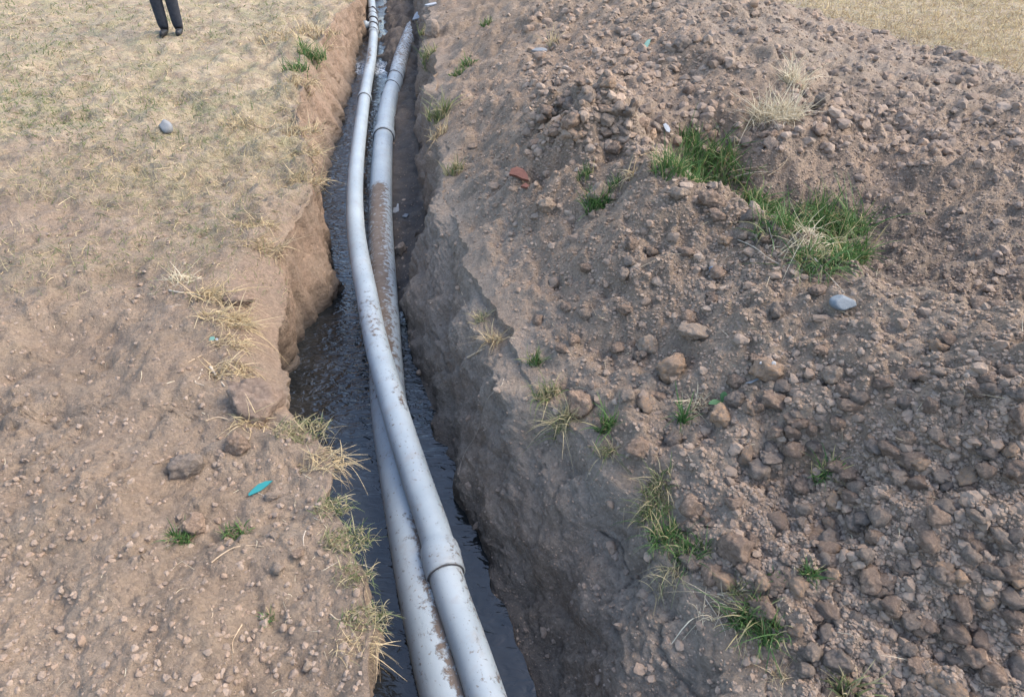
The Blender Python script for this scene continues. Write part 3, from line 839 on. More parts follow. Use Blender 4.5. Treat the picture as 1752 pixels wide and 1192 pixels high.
NAMED = [
 (1147,622,66,54,'clod_orange','large brown clod with one orange end, left of the shell-bearing clod',501),
 (1310,630,56,50,'clod_orange','angular brown clod that carries two white snail shells',502),
 (1318,680,54,36,'clod_brown','rounded pale brown clod just below the shell-bearing clod',503),
 (1232,705,50,46,'clod_orange','brown clod with an orange face beside the broad green leaf',504),
 (1425,637,46,42,'clod_tan','tilted tan clod to the right of the shell-bearing clod',505),
 (990,682,54,60,'clod_brown','big brown clod standing at the top of the dark trench slope above a green tuft',506),
 (1092,758,50,34,'clod_brown','oval dark brown clod right of the green tuft at the trench rim',507),
 (1256,930,58,58,'clod_brown','rough brown clod, highest of the cluster in the grass at the trench rim',508),
 (1240,986,62,42,'clod_orange','flat-topped tan clod hanging over the grassy trench rim',509),
 (1300,994,32,30,'clod_orange','small tan clod between the two flat-faced clods at the rim',510),
 (1303,1036,52,46,'clod_brown','brown clod with a pale flat face set in green grass',511),
 (1362,1002,50,52,'clod_orange','light tan layered clod, right end of the rim cluster',512),
 (1187,562,56,36,'clod_tan','broad dusty tan clod on the sunlit shoulder of the heap',513),
 (1108,588,38,38,'clod_tan','tan clod left of the broad dusty one on the heap',514),
 (1090,606,22,22,'clod_grey','small smooth clod leaning just below the tan clod on the heap',515),
 (1390,1112,46,38,'clod_grey','grey clod in the lower right, left one of the big grey pair',516),
 (1432,1124,46,50,'clod_grey','grey clod in the lower right, right one of the big grey pair',517),
 (1376,1142,32,28,'clod_grey','smaller grey-brown clod below the big grey pair',518),
 (1416,893,28,28,'clod_orange','round orange-brown clod right of the bare crumbly patch',519),
 (1327,527,32,34,'clod_grey','dark grey knobbly clod standing alone on the sunlit ridge',520),
 (1160,328,42,24,'clod_tan','flat tan clod on the ridge below the green grass hollow',521),
 (1216,338,46,36,'clod_brown','dull brown clod on the ridge next to the grass hollow',522),
 (1021,328,40,44,'clod_tan','tan clod with a bright green tuft growing in front of it',523),
 (938,350,34,34,'clod_tan','pale clod below the red brick shard',524),
 (1079,412,32,30,'clod_brown','brown clod on the crumbly middle of the heap above the thin bent twig',525),
 (1165,76,36,32,'clod_grey','large grey-brown clod on the far heap next to the green glass sliver',526),
 (1222,102,28,28,'clod_brown','brown clod on the far heap down right of the large grey-brown one',527),
 (1326,735,34,30,'clod_brown','lumpy brown clod below the pale rounded one in the crumbs',528),
 (1258,676,38,36,'clod_grey','dusty grey lump behind the broad green leaf',529),
 (1296,694,22,28,'clod_brown','narrow upright clod left of the pale rounded clod',530),
 (1430,720,38,26,'clod_brown','flat brown clod near the right edge of the crumbly slope',531),
 (1388,731,20,28,'clod_brown','slim upright brown clod on the right part of the crumbly slope',532),
 (1320,778,64,20,'clod_grey','low wide slab of grey earth lying flush in the crumbs',533),
 (1430,797,34,26,'clod_brown','clod with a green tuft sprouting from it near the right edge',534),
 (1406,170,26,32,'clod_grey','grey clod right of the pale tumbled dry clump',535),
 (1318,232,26,24,'clod_brown','brown clod under the pale tumbled dry clump',536),
 (1398,492,34,26,'clod_brown','brown clod at the foot of the long green grass in the hollow',537),
 (1205,885,24,20,'clod_brown','small clod among the grass at the bare edge of the trench rim',538),
 (1185,965,26,26,'clod_grey','rounded clod half hidden by green grass left of the flat-topped one',539),
 (334,890,46,36,'clod_brown','wide brown clod on the left bank above two green sprouts',541),
 (318,790,64,54,'clod_grey','large dull lump of earth bedded in the left bank',542),
 (408,752,46,50,'clod_brown','dark lump under the fan of straw on the left bank',543),
 (440,672,112,66,'clod_brown','large smooth block of earth slipping off the left trench rim',544),
 (465,847,26,18,'clod_grey','grey clod lying against the teal plastic shard',545),
 (511,944,24,20,'clod_brown','rounded clod on the left bank near the trench rim',546),
 (478,968,24,22,'clod_tan','tan clod left below the rounded one on the left bank',547),
 (470,915,18,16,'clod_tan','small tan clod right of the dim green sprout on the left bank',548),
 (527,1137,22,18,'clod_tan','pale tan clod low on the left bank',549),
 (404,505,60,30,'clod_brown','brown crust of earth under the long fan of straw at the rim',550),
 (686,420,24,28,'clod_grey','grey stone on the trench bed right of the muddy pipe',551),
 (740,52,34,40,'clod_grey','pale boulder on the right trench rim at the far end',552),
 (1100,605,16,14,'clod_grey','little grey clod beside the small smooth leaning clod',553),
 (1082,180,24,30,'clod_brown','reddish clod in the dip between the two heaps',554),
 (640,360,12,16,'clod_grey','small stone wedged between the two pipes',555),
]
for (px, py, w, h, mat, lab, sd) in NAMED:
    kw = {}
    if sd == 544: kw = dict(deep=0.50, rough=0.13, rot=(0.1, 0.40, -0.3))
    if sd in (533, 550): kw = dict(deep=0.45)
    if sd == 551: kw = dict(deep=0.4)
    place_clod(px, py, w, h, mat, lab, sd, **kw)

# scattered clods: the largest as objects, the rest joined as crumbs
def zone_of(px, py):
    if px < 640: return 'left'
    return 'right'
cands = []
def scatter(n, pxr, pyr, smin, smax, power, dens=None, far_ok=True):
    k = 0
    while k < n:
        px, py = random.uniform(*pxr), random.uniform(*pyr)
        d = ray(px, py); L = d.length
        p, nr_, idx, t = BVH.ray_cast(ORIGIN, d / L)
        k += 1
        if p is None or idx is None: continue
        col = idx % (nX - 1); z5 = zone[col]
        s = smin * (smax / smin) ** (random.random() ** power)
        if z5 == 5:
            if X[0] is None: continue
            m = heap_mask(np.array([p.x]), np.array([p.y]))[0]
            if m < 0.5: continue
            rdist = p.x - np.interp(p.y, ys, XR0)
            if rdist < 0.25 and random.random() > rdist / 0.25 + 0.12: continue
            # bare dusty patches
            if vnoise(np.array([[p.x, p.y, 0]]), 1.3, 111)[0] < -0.35 and random.random() < 0.45: continue
        elif z5 == 0:
            if p.y > 3.0 and random.random() < min(0.85, (p.y - 3.0) / 1.8): continue
            s *= 0.72
        elif z5 == 3:
            if p.z < W_WATER + 0.01 or random.random() < 0.6: continue
            s *= 0.8
        elif z5 == 4:
            if random.random() < 0.72: continue
            s *= 0.62
        else: continue
        cands.append((s, p.x, p.y, p.z, z5, t, px, py))
# drawn over what can be seen, so density follows the view; sizes are real metres
scatter(4300, (640, 1752), (-20, 1192), 0.007, 0.036, 2.6)
scatter(66000, (680, 1752), (-20, 1192), 0.0028, 0.011, 1.5)
scatter(9500, (0, 640), (120, 1192), 0.0022, 0.020, 3.0)
scatter(2600, (900, 1752), (-20, 260), 0.012, 0.055, 2.3)
scatter(260, (1000, 1752), (560, 1192), 0.016, 0.040, 1.5)
cands.sort(key=lambda c: -c[0] / c[5])
BASE = []
for k in range(12):
    v, f = rock_shape(3, 700 + k, 8, 0.22); me = mesh_np('clod', v, f); me.materials.append(M[['clod_brown', 'clod_brown', 'clod_grey', 'clod_orange', 'clod_grey', 'clod_brown'][k % 6]]); BASE.append(me)
NIND = 230
LAND = [  # landmarks that a small clod can be found from
 (1147,622,'large brown clod with the orange end'),(1310,630,'shell-bearing clod'),(1318,680,'pale rounded clod'),(1232,705,'orange-faced clod'),
 (1425,637,'tilted tan clod'),(990,682,'big rim clod above the green tuft'),(1092,758,'oval dark clod'),(1256,930,'rough rim clod'),(1362,1002,'light tan layered clod'),
 (1187,562,'broad dusty tan clod'),(1390,1112,'left big grey clod'),(1432,1124,'right big grey clod'),(1416,893,'round orange-brown clod'),(1327,527,'dark knobbly ridge clod'),
 (1218,460,'blue-grey stone'),(1440,516,'pale blue stone'),(1021,328,'tuft-fronted tan clod'),(887,303,'red brick shard'),(922,90,'slate shard'),(1106,80,'green glass sliver'),
 (1140,223,'white fragment in the dip'),(1325,200,'tumbled dry clump'),(1180,290,'left green clump'),(1410,420,'tall right green clump'),(1320,778,'flush grey earth slab'),
 (1430,797,'tuft-topped clod'),(1150,440,'thin bent twig'),(1037,735,'green rim tuft'),(1165,722,'single green sprout'),(1388,982,'green tuft by the layered clod'),(446,840,'teal shard'),
 (410,945,'long orange root'),(334,890,'wide clod on the left bank'),(408,752,'dark straw-covered lump'),(436,668,'smooth slipping block'),(318,790,'bedded left-bank lump'),(404,1095,'short forked twig'),(388,545,'golden straw tuft'),
 (1560,620,'right end of the ridge'),(1600,900,'mid right border slope'),(1640,1100,'lower right corner'),(1600,350,'right end of the hollow'),(1600,180,'right end of the far heap'),
 (120,1050,'lower left corner'),(120,800,'left border of the bank'),(678,360,'torn scrap'),(1165,76,'large clod by the glass sliver')]
DIRS = ['right of', 'up right of', 'beyond', 'up left of', 'left of', 'down left of', 'below', 'down right of']
SIZE = lambda px_: 'sizeable' if px_ > 26 else ('middling' if px_ > 17 else 'small')
COLN = ['brown', 'brown', 'greyish', 'orange-brown', 'greyish', 'brown']
WHERE = {'far': 'clods lying loose on the far spoil heap', 'near': 'clods lying loose on the near spoil slope', 'left': 'clods lying loose on the left bank',
         'bed': 'clods lying on the trench bed', 'side': 'clods caught on the right trench slope'}
first, taken = {}, {}
for n_, (s, x, y, z, z5, t, px, py) in enumerate(cands[:NIND]):
    key = {0: 'left', 3: 'bed', 4: 'side'}.get(int(z5)) or ('far' if (py < 300) else 'near')
    k = random.randrange(12)
    flat = random.uniform(.55, .9)
    if k in first: o = first[k].copy()
    else: o = bpy.data.objects.new('clod', BASE[k]); first[k] = o
    o.location = (x, y, z + s * random.uniform(-0.05, 0.2))
    o.scale = (s * random.uniform(.85, 1.15), s * random.uniform(.8, 1.1), s * flat)
    o.rotation_euler = (random.uniform(-.4, .4), random.uniform(-.4, .4), random.uniform(0, 6.28))
    link(o)
    wide = 2 * s * F_PX / t
    lab = None
    for (lx, ly, ln) in sorted(LAND, key=lambda q: (q[0] - px) ** 2 + (q[1] - py) ** 2)[:9]:
        dd = math.hypot(lx - px, ly - py)
        dn = DIRS[int(((math.atan2(ly - py, px - lx) + math.pi / 8) % (2 * math.pi)) / (math.pi / 4))]
        how = 'just ' if dd < 60 else ('near and ' if dd < 120 else '')
        c_ = f"{SIZE(wide)} {'flat ' if flat < .68 else ''}{COLN[k % 6]} clod {how}{dn} the {ln}"
        if len(c_.split()) > 16: c_ = c_.replace('flat ', '').replace('near and ', '')
        if c_ not in taken: lab = c_; break
        lab = lab or c_
    taken.setdefault(lab, []).append(o)
    tag(o, lab, 'clod', WHERE[key])

def build_crumbs(items, name):
    shapes = {1: [rock_shape(1, 800 + k) for k in range(10)], 2: [rock_shape(2, 820 + k, 10, 0.22) for k in range(10)]}
    vs, fs, tint, warm, off = [], [], [], [], 0
    for (s, x, y, z, z5, t, px, py) in items:
        big = s * F_PX / t > 5.5
        v, f = shapes[2 if big else 1][random.randrange(10)]
        a, b_, c_ = random.uniform(0, 6.28), random.uniform(-.6, .6), random.uniform(0, 6.28)
        Rm = np.array(Matrix.Rotation(a, 3, 'Z') @ Matrix.Rotation(b_, 3, 'X') @ Matrix.Rotation(c_, 3, 'Z'))
        w = (v * (1, random.uniform(.75, 1), random.uniform(.6, .9))) @ Rm.T * s + (x, y, z + s * random.uniform(-0.25, 0.15))
        vs.append(w); fs.append(f + off); off += len(v)
        tint.append(np.full(len(v), min(1, max(0, random.gauss(0.48, 0.24))))); warm.append(np.full(len(v), (random.random() ** 3)))
    me = mesh_np(name, np.vstack(vs), np.vstack(fs), False)
    attr(me, 'tint', np.concatenate(tint)); attr(me, 'warm', np.concatenate(warm))
    return tag(obj(name, me, M['crumb']), 'loose crumbs of brown earth strewn over the spoil heap and left bank', 'crumbs', kind='stuff')
build_crumbs(cands[NIND:], 'soil_crumbs')

# ------------------------------------------------------------------ grass
def blades(base, dirs, length, width, droop, curl, tint, dead, segs=4):
    """flat tapering blades; all arrays of length n"""
    n = len(base); t = np.linspace(0, 1, segs + 1)
    side = np.cross(dirs, RNG.normal(size=(n, 3))); side /= np.maximum(np.linalg.norm(side, axis=1), 1e-6)[:, None]
    P = base[:, None, :] + dirs[:, None, :] * (length[:, None] * t)[..., None]
    P = P + curl[:, None, :] * (length[:, None] * t ** 2)[..., None]
    P[..., 2] -= droop[:, None] * length[:, None] * t ** 2.2
    w = width[:, None] * np.clip(1.05 - t, 0.06, 1) ** 0.6
    A = P - side[:, None, :] * w[..., None]; B = P + side[:, None, :] * w[..., None]
    Vv = np.stack([A, B], 2).reshape(n, -1, 3)
    k = 2 * (segs + 1); q = np.array([[2*i, 2*i+1, 2*i+3, 2*i+2] for i in range(segs)], dtype=np.int32)
    F = (np.arange(n)[:, None, None] * k + q[None]).reshape(-1, 4)
    return Vv.reshape(-1, 3), F, np.repeat(tint, k), np.repeat(dead, k)

def tuft(px, py, n, length, width, spread, foot, mat, label, dead=0.1, droop=0.35, lean=(0, 0, 0), flat=0.0, name='grass_tuft', cat='grass', group=None, curl=0.25):
    """a tuft of n blades; length and foot (radius) in pixels of the photograph"""
    rim = px < 660 and mat != 'green'; wild = px > 1130 and py < 470 and mat == 'green'
    n = int(n * (2.8 if rim else 1.35 if wild else 2.0)); foot *= 1.9 if rim else 1.45 if wild else 1.3; width *= 1.25; length *= 0.8 if rim else 1.25
    if rim: dead = min(0.8, dead + 0.2) if mat == 'mixed' else dead
    if wild: dead += 0.12
    p, nr_, zc = hit(px, py); k = zc / F_PX
    Ln = length * k; ft = foot * k
    a = RNG.uniform(0, 2 * np.pi, n); rr = ft * np.sqrt(RNG.uniform(0, 1, n))
    base = np.c_[rr * np.cos(a) * 1.3, rr * np.sin(a) * 0.8, np.full(n, -0.004)]
    for i_ in range(n):
        q, _ = drop(p.x + base[i_, 0], p.y + base[i_, 1])
        if q is not None and abs(q.z - p.z) < 0.12: base[i_, 2] = q.z - p.z - 0.004
    b2 = RNG.uniform(0, 2 * np.pi, n)
    out = np.abs(RNG.normal(0, spread, n))
    d = np.c_[np.cos(b2) * out, np.sin(b2) * out, np.full(n, max(0.12, 1.0 - flat))] + np.array(lean)
    d /= np.linalg.norm(d, axis=1)[:, None]
    d += RNG.normal(0, 0.22, (n, 3)); d[:, 2] = np.abs(d[:, 2]); d /= np.linalg.norm(d, axis=1)[:, None]
    L_ = Ln * (RNG.uniform(0.3, 1.2, n) if n > 60 else RNG.uniform(0.45, 1.15, n))
    cu = RNG.normal(0, curl, (n, 3))
    dd = (RNG.uniform(0, 1, n) < dead) * RNG.uniform(0.6, 1, n)
    v, f, ti, de = blades(base, d, L_, np.full(n, width * k) * RNG.uniform(.6, 1.2, n), droop * RNG.uniform(.3, 1.4, n), cu, RNG.uniform(0, 1, n), dd, 5)
    me = mesh_np(name, v, f); attr(me, 'tint', ti); attr(me, 'dead', de)
    o = obj(name, me, M[mat]); o.location = p
    return tag(o, label, cat, group)

G, X_, D_, P_ = 'green', 'mixed', 'straw', 'pale'
TUFTS = [
 # right side, near rim
 (1022,352,90,34,1.3,.55,12,G,'bright green tuft growing in front of the tan clod on the heap',.05,.35),
 (1000,305,26,22,1.2,.3,8,G,'thin green shoots behind the tan clod on the heap',.15,.2),
 (1050,318,22,22,1.2,.35,6,G,'small green shoots right of the tan clod on the heap',.2,.3),
 (1037,735,46,46,1.6,.55,7,G,'green tuft right below the big brown clod at the trench rim',.1,.3),
 (1040,775,40,46,1.2,.8,8,X_,'straggly dark dry tuft under the green tuft at the rim',.6,.6),
 (914,622,34,36,1.2,.35,8,G,'small upright green tuft high on the trench slope',.25,.25),
 (932,678,80,44,1.2,.8,12,X_,'drooping green and brown tuft left of the big brown clod',.45,.8),
 (962,725,90,52,1.1,.8,11,X_,'grey spiky dry tuft on the slope below the big brown clod',.75,.7),
 (845,582,60,28,1.1,.8,8,D_,'small tan dry tuft at the root on the trench slope',.2,.5),
 (822,548,30,26,1.0,.8,8,X_,'dark dead tuft on the upper trench slope',.7,.5),
 (1122,838,110,44,1.2,.75,14,X_,'wiry green and straw tuft, highest of the row along the right rim',.5,.7),
 (1118,875,110,46,1.2,.9,16,X_,'matted dark green tuft in the middle of the row along the right rim',.25,.9),
 (1140,920,110,52,1.4,.9,16,G,'spreading green tuft below the matted one along the right rim',.2,.8),
 (1182,950,90,46,1.6,.75,15,G,'green tuft left of the flat-topped clod at the rim',.15,.6),
 (1150,985,70,50,1.1,1.0,16,X_,'brown withered tuft hanging on the slope below the green row',.85,1.1),
 (1222,1042,34,56,1.3,.9,22,P_,'long bleached straws hanging down from the right rim',.2,1.6),
 (1285,1060,130,62,1.8,.8,18,G,'large green tuft under the clod with the pale flat face',.2,.7),
 (1318,1090,60,56,2.0,.8,12,G,'green tuft with broad blades right of the hanging straws',.15,.8),
 (1262,1010,50,30,1.2,.7,8,X_,'short yellowish tuft between the clods of the rim cluster',.4,.5),
 (1388,982,46,34,1.8,.7,8,G,'green tuft growing right of the light tan layered clod',.05,.5),
 (1330,990,30,24,1.8,.8,6,G,'small green shoot left of the light tan layered clod',.05,.5),
 (1410,812,60,42,1.7,.7,10,G,'pale green tuft on the clod near the right edge',.25,.5),
 (1446,1188,40,70,2.6,.6,12,X_,'yellow-green long blades in the lower right corner',.3,.5),
 (1165,722,22,50,2.3,.5,4,G,'single green sprout with a long side blade on the slope',.0,.45),
 (1188,690,60,32,1.1,.8,9,P_,'pale straw tuft left of the broad green leaf',.2,.7),
 (1335,1158,50,36,1.0,.9,8,D_,'wispy dry tuft low on the right rim',.2,.9),
 # right rim further on
 (750,205,80,36,1.3,.4,12,X_,'green and yellow tuft on the right rim beside the big pipe socket',.35,.4),
 (752,230,40,26,1.3,.4,10,D_,'straw-yellow tuft just below the one on the right rim',.4,.5),
 (777,295,50,28,1.2,.4,10,X_,'faded tuft on the right rim left of the brick shard',.5,.4),
 (733,98,50,20,1.1,.4,9,X_,'yellowish tuft at the far right rim beside the cord',.4,.4),
 (731,60,40,18,1.1,.4,8,X_,'tuft at the far right rim beside the broken pipe end',.4,.4),
 (800,110,36,16,1.3,.5,8,G,'small green patch on the far slope left of the slate shard',.2,.4),
 (785,128,30,14,1.3,.5,8,G,'darker small green patch on the far slope near the rim',.2,.4),
 (832,42,26,14,1.3,.6,6,G,'tiny green patch near the top of the far slope',.2,.4),
 # the hollow behind the ridge
 (1180,245,60,32,1.3,.4,10,G,'short green tuft at the back of the grassy hollow',.05,.4),
 (1160,290,230,46,1.4,.45,24,G,'dense green clump at the left end of the grassy hollow',.05,.45),
 (1208,296,260,54,1.4,.5,26,G,'tallest dense green clump in the left half of the grassy hollow',.05,.45),
 (1248,318,110,40,1.3,.6,18,G,'dark green clump under the heap of dead stalks',.12,.6),
 (1296,350,200,54,1.5,.7,22,G,'green clump with long arching blades in the middle of the hollow',.08,.8),
 (1340,385,220,56,1.4,.6,24,G,'green clump behind the bleached tuft in the hollow',.1,.6),
 (1382,372,150,46,1.4,.5,22,G,'green clump at the rear right of the hollow',.05,.5),
 (1425,400,300,70,1.5,.55,28,G,'tall green clump at the right border of the hollow',.06,.55),
 (1405,450,260,66,1.5,.8,24,G,'long green clump hanging forward at the right front of the hollow',.1,.9),
 (1445,440,220,64,1.5,.6,22,G,'green clump farthest right in the hollow',.06,.6),
 (1378,415,120,52,1.2,.9,16,P_,'bleached dry tuft among the green clumps of the hollow',.15,1.1),
 (1325,200,420,34,1.0,1.1,24,P_,'pale tumbled clump of dry grass on the far heap',.1,.4),
 (1358,140,120,32,1.0,.8,12,P_,'upright pale dry wisp behind the tumbled clump',.15,.4),
 (945,80,26,22,1.2,.35,4,D_,'small upright tan wisp beside the slate shard',.1,.3),
 (1080,305,26,34,1.3,.8,6,D_,'few straw stalks on the ridge left of the hollow',.1,.8),
 # left bank
 (355,505,90,60,1.2,.7,14,D_,'long fan of straw, upper of the two on the left rim',.1,.7,(.8,-.1,0)),
 (388,545,150,50,1.2,.9,18,D_,'bushy golden straw tuft on the left rim',.1,.7,(.6,-.2,0)),
 (392,585,90,44,1.1,.9,14,D_,'thin straw below the bushy golden tuft',.2,.9,(.5,-.3,0)),
 (392,632,120,46,1.3,.9,16,D_,'straw tuft spilling over the smooth slipping block',.15,.9,(.4,-.3,0)),
 (432,722,70,64,1.5,.8,10,D_,'fan of thick straw over the dark lump',.1,.9,(-.2,-.3,0)),
 (515,738,110,44,1.2,.8,20,X_,'greenish straw fringe on the left rim above the water',.5,.7,(.3,0,0)),
 (548,788,110,46,1.2,.9,18,D_,'straw fringe on the left rim where it juts out',.15,.8,(.5,-.1,0)),
 (566,868,80,40,1.3,.7,14,X_,'short green and straw tuft on the left rim below the jutting fringe',.4,.7,(.4,0,0)),
 (592,925,120,44,1.4,.7,18,X_,'yellow-green tuft on the left rim level with the coupling',.35,.7,(.4,0,0)),
 (602,985,70,44,1.2,.8,14,X_,'sparse greenish tuft on the left rim below the coupling',.4,.8,(.5,0,0)),
 (622,1055,120,46,1.3,.8,16,X_,'thick mixed tuft on the jutting part of the left rim near the bottom',.45,.8,(.4,0,0)),
 (603,1105,80,48,1.2,.9,16,D_,'lowest straw tuft on the left rim',.2,1.0,(.5,-.1,0)),
 (310,922,70,26,1.4,.6,12,G,'dim green sprout at the left border of the bank',.1,.4),
 (402,912,60,26,1.4,.8,13,G,'flat dim green sprout on the left bank above the orange root',.1,.5),
 (462,1060,30,18,1.2,.6,8,G,'small dark green sprout low on the left bank',.1,.4),
 (308,478,60,36,1.1,.9,10,P_,'pale dry tuft at the left border of the bank',.15,.7),
 (448,425,80,36,1.1,.9,14,D_,'dry tuft at the head of the bare slip on the left rim',.2,.7,(.3,0,0)),
 (436,385,80,34,1.1,.9,14,D_,'dry tuft above the bare slip on the left rim',.2,.6,(.2,0,0)),
 (518,310,70,36,1.1,.8,14,D_,'straw tuft on the left rim level with the crossing of the pipes far up',.15,.6,(.4,0,0)),
 (520,262,70,34,1.1,.8,12,D_,'straw tuft on the left rim, second up from the deep notch',.15,.6,(.5,0,0)),
 (512,225,70,34,1.1,.8,12,D_,'straw tuft on the left rim at its sharpest bend',.15,.6,(.4,0,0)),
 (400,210,60,30,1.0,.9,14,D_,'dry tuft in the middle of the grassy left bank',.2,.6),
 (535,102,90,30,1.2,.5,14,G,'green tuft on the far left rim',.3,.4),
 (505,120,70,26,1.2,.6,14,G,'green patch set back from the far left rim',.3,.5),
 (515,142,80,28,1.1,.8,12,D_,'brown straw tuft hanging over the far left rim',.4,.9,(.4,0,0)),
 (545,60,90,26,1.1,.7,16,D_,'dry tuft near the top of the left rim',.25,.6),
 (470,62,80,24,1.1,.8,18,D_,'pale dry tuft on the far left bank',.2,.6),
]
for tf in TUFTS:
    px, py, n, ln, wd, sp, ft, mt, lab, dead, droop = tf[:11]
    lean = tf[11] if len(tf) > 11 else (0, 0, 0)
    fl = 0.55 if mt in (D_, P_) and py > 150 else 0.0
    tuft(px, py, n, ln, wd * 0.62, sp, ft, mt, lab, dead, droop, lean, fl, curl=0.45 if mt in (D_, P_) else 0.18)

def sward(n, pxr, pyr, mat, name, label, hmin, hmax, test, clump=0.0, flat=0.4):
    bs = []
    for _ in range(n):
        px, py = random.uniform(*pxr), random.uniform(*pyr)
        d = ray(px, py); p, nr_, idx, t = BVH.ray_cast(ORIGIN, d.normalized())
        if p is None or not test(p, zone[idx % (nX - 1)], px, py): continue
        bs.append(p[:])
    bs = np.array(bs); m = len(bs)
    a = RNG.uniform(0, 6.283, m); o_ = np.abs(RNG.normal(0, 1.0, m))
    d = np.c_[np.cos(a) * o_, np.sin(a) * o_, np.full(m, 1 - flat)]; d /= np.linalg.norm(d, axis=1)[:, None]
    L_ = RNG.uniform(hmin, hmax, m)
    wv = np.clip(np.linalg.norm(bs - np.array(ORIGIN), axis=1), 1.5, 30) * 0.00042
    pat = vnoise(bs * (1, 1, 0), 1.4, 311)
    dead = (RNG.uniform(-1, 1, m) > pat * 1.2 - 0.05) * RNG.uniform(.6, 1, m) if mat == 'mixed' else (RNG.uniform(0, 1, m) < 0.25) * 0.8
    v, f, ti, de = blades(bs, d, L_, wv, RNG.uniform(.1, .5, m), RNG.normal(0, .4, (m, 3)), RNG.uniform(0, 1, m), dead, 3)
    me = mesh_np(name, v, f); attr(me, 'tint', ti); attr(me, 'dead', de)
    return tag(obj(name, me, M[mat]), label, 'grass', kind='stuff')

def left_test(p, z5, px, py):
    if z5 not in (0, 1): return False
    dens = np.clip((p.y - 2.2) / 1.8, 0.0, 1) * (0.55 + 0.6 * vnoise(np.array([[p.x, p.y, 0]]), 2.0, 8)[0])
    return random.random() < dens
sward(22000, (0, 640), (-30, 520), 'mixed', 'short_grass', 'short dry and fading grass growing over the far left bank', 0.02, 0.06, left_test)
sward(9000, (0, 640), (-30, 560), 'straw', 'dry_litter', 'dry straw litter lying over the left bank', 0.02, 0.07, left_test, flat=0.9)
def field_test(p, z5, px, py):
    return z5 == 5 and heap_mask(np.array([p.x]), np.array([p.y]))[0] < 0.35
sward(26000, (1240, 1752), (-40, 260), 'straw', 'field_grass', 'dry yellow grass covering the field behind the heap', 0.04, 0.10, field_test, flat=0.2)
def chaff_test(p, z5, px, py):
    return z5 in (0, 5) and random.random() < 0.5 and (z5 == 0 or heap_mask(np.array([p.x]), np.array([p.y]))[0] > 0.6)
sward(1500, (0, 1752), (200, 1192), 'pale', 'chaff', 'scattered bits of dry stalk lying on the bare earth', 0.012, 0.05, chaff_test, flat=0.97)

# ------------------------------------------------------------------ roots, twigs, stalks
def twig(pts, r_px, mat, label, name='twig', cat='twig', lift=0.3, taper=0.45, group=None, branch=None):
    P = []
    zc0 = None
    for k, q in enumerate(pts):
        p, n_, zc = hit(q[0], q[1]); zc0 = zc0 or zc
        up_ = (q[2] if len(q) > 2 else 0.0) * zc / F_PX
        P.append(p + Vector((0, 0, r_px * zc / F_PX * lift + up_)))
    P = catmull(np.array(P), max(10, 7 * len(P)))
    r = r_px * zc0 / F_PX * np.linspace(1, taper, len(P)) * (1 + 0.18 * np.sin(np.arange(len(P)) * 1.7))
    o = small_tube(name, P, r, M[mat], None, 7, label, cat, group)
    if branch:
        Q = []
        for q in branch:
            p, n_, zc = hit(q[0], q[1]); Q.append(p + Vector((0, 0, (q[2] if len(q) > 2 else 0) * zc / F_PX + 0.3 * r_px * zc / F_PX)))
        Q = catmull(np.array(Q), 14) - np.array(o.location)
        small_tube('side_shoot', Q, r[len(r) // 2] * np.linspace(.9, .4, 14), M[mat], o, 6)
    return o

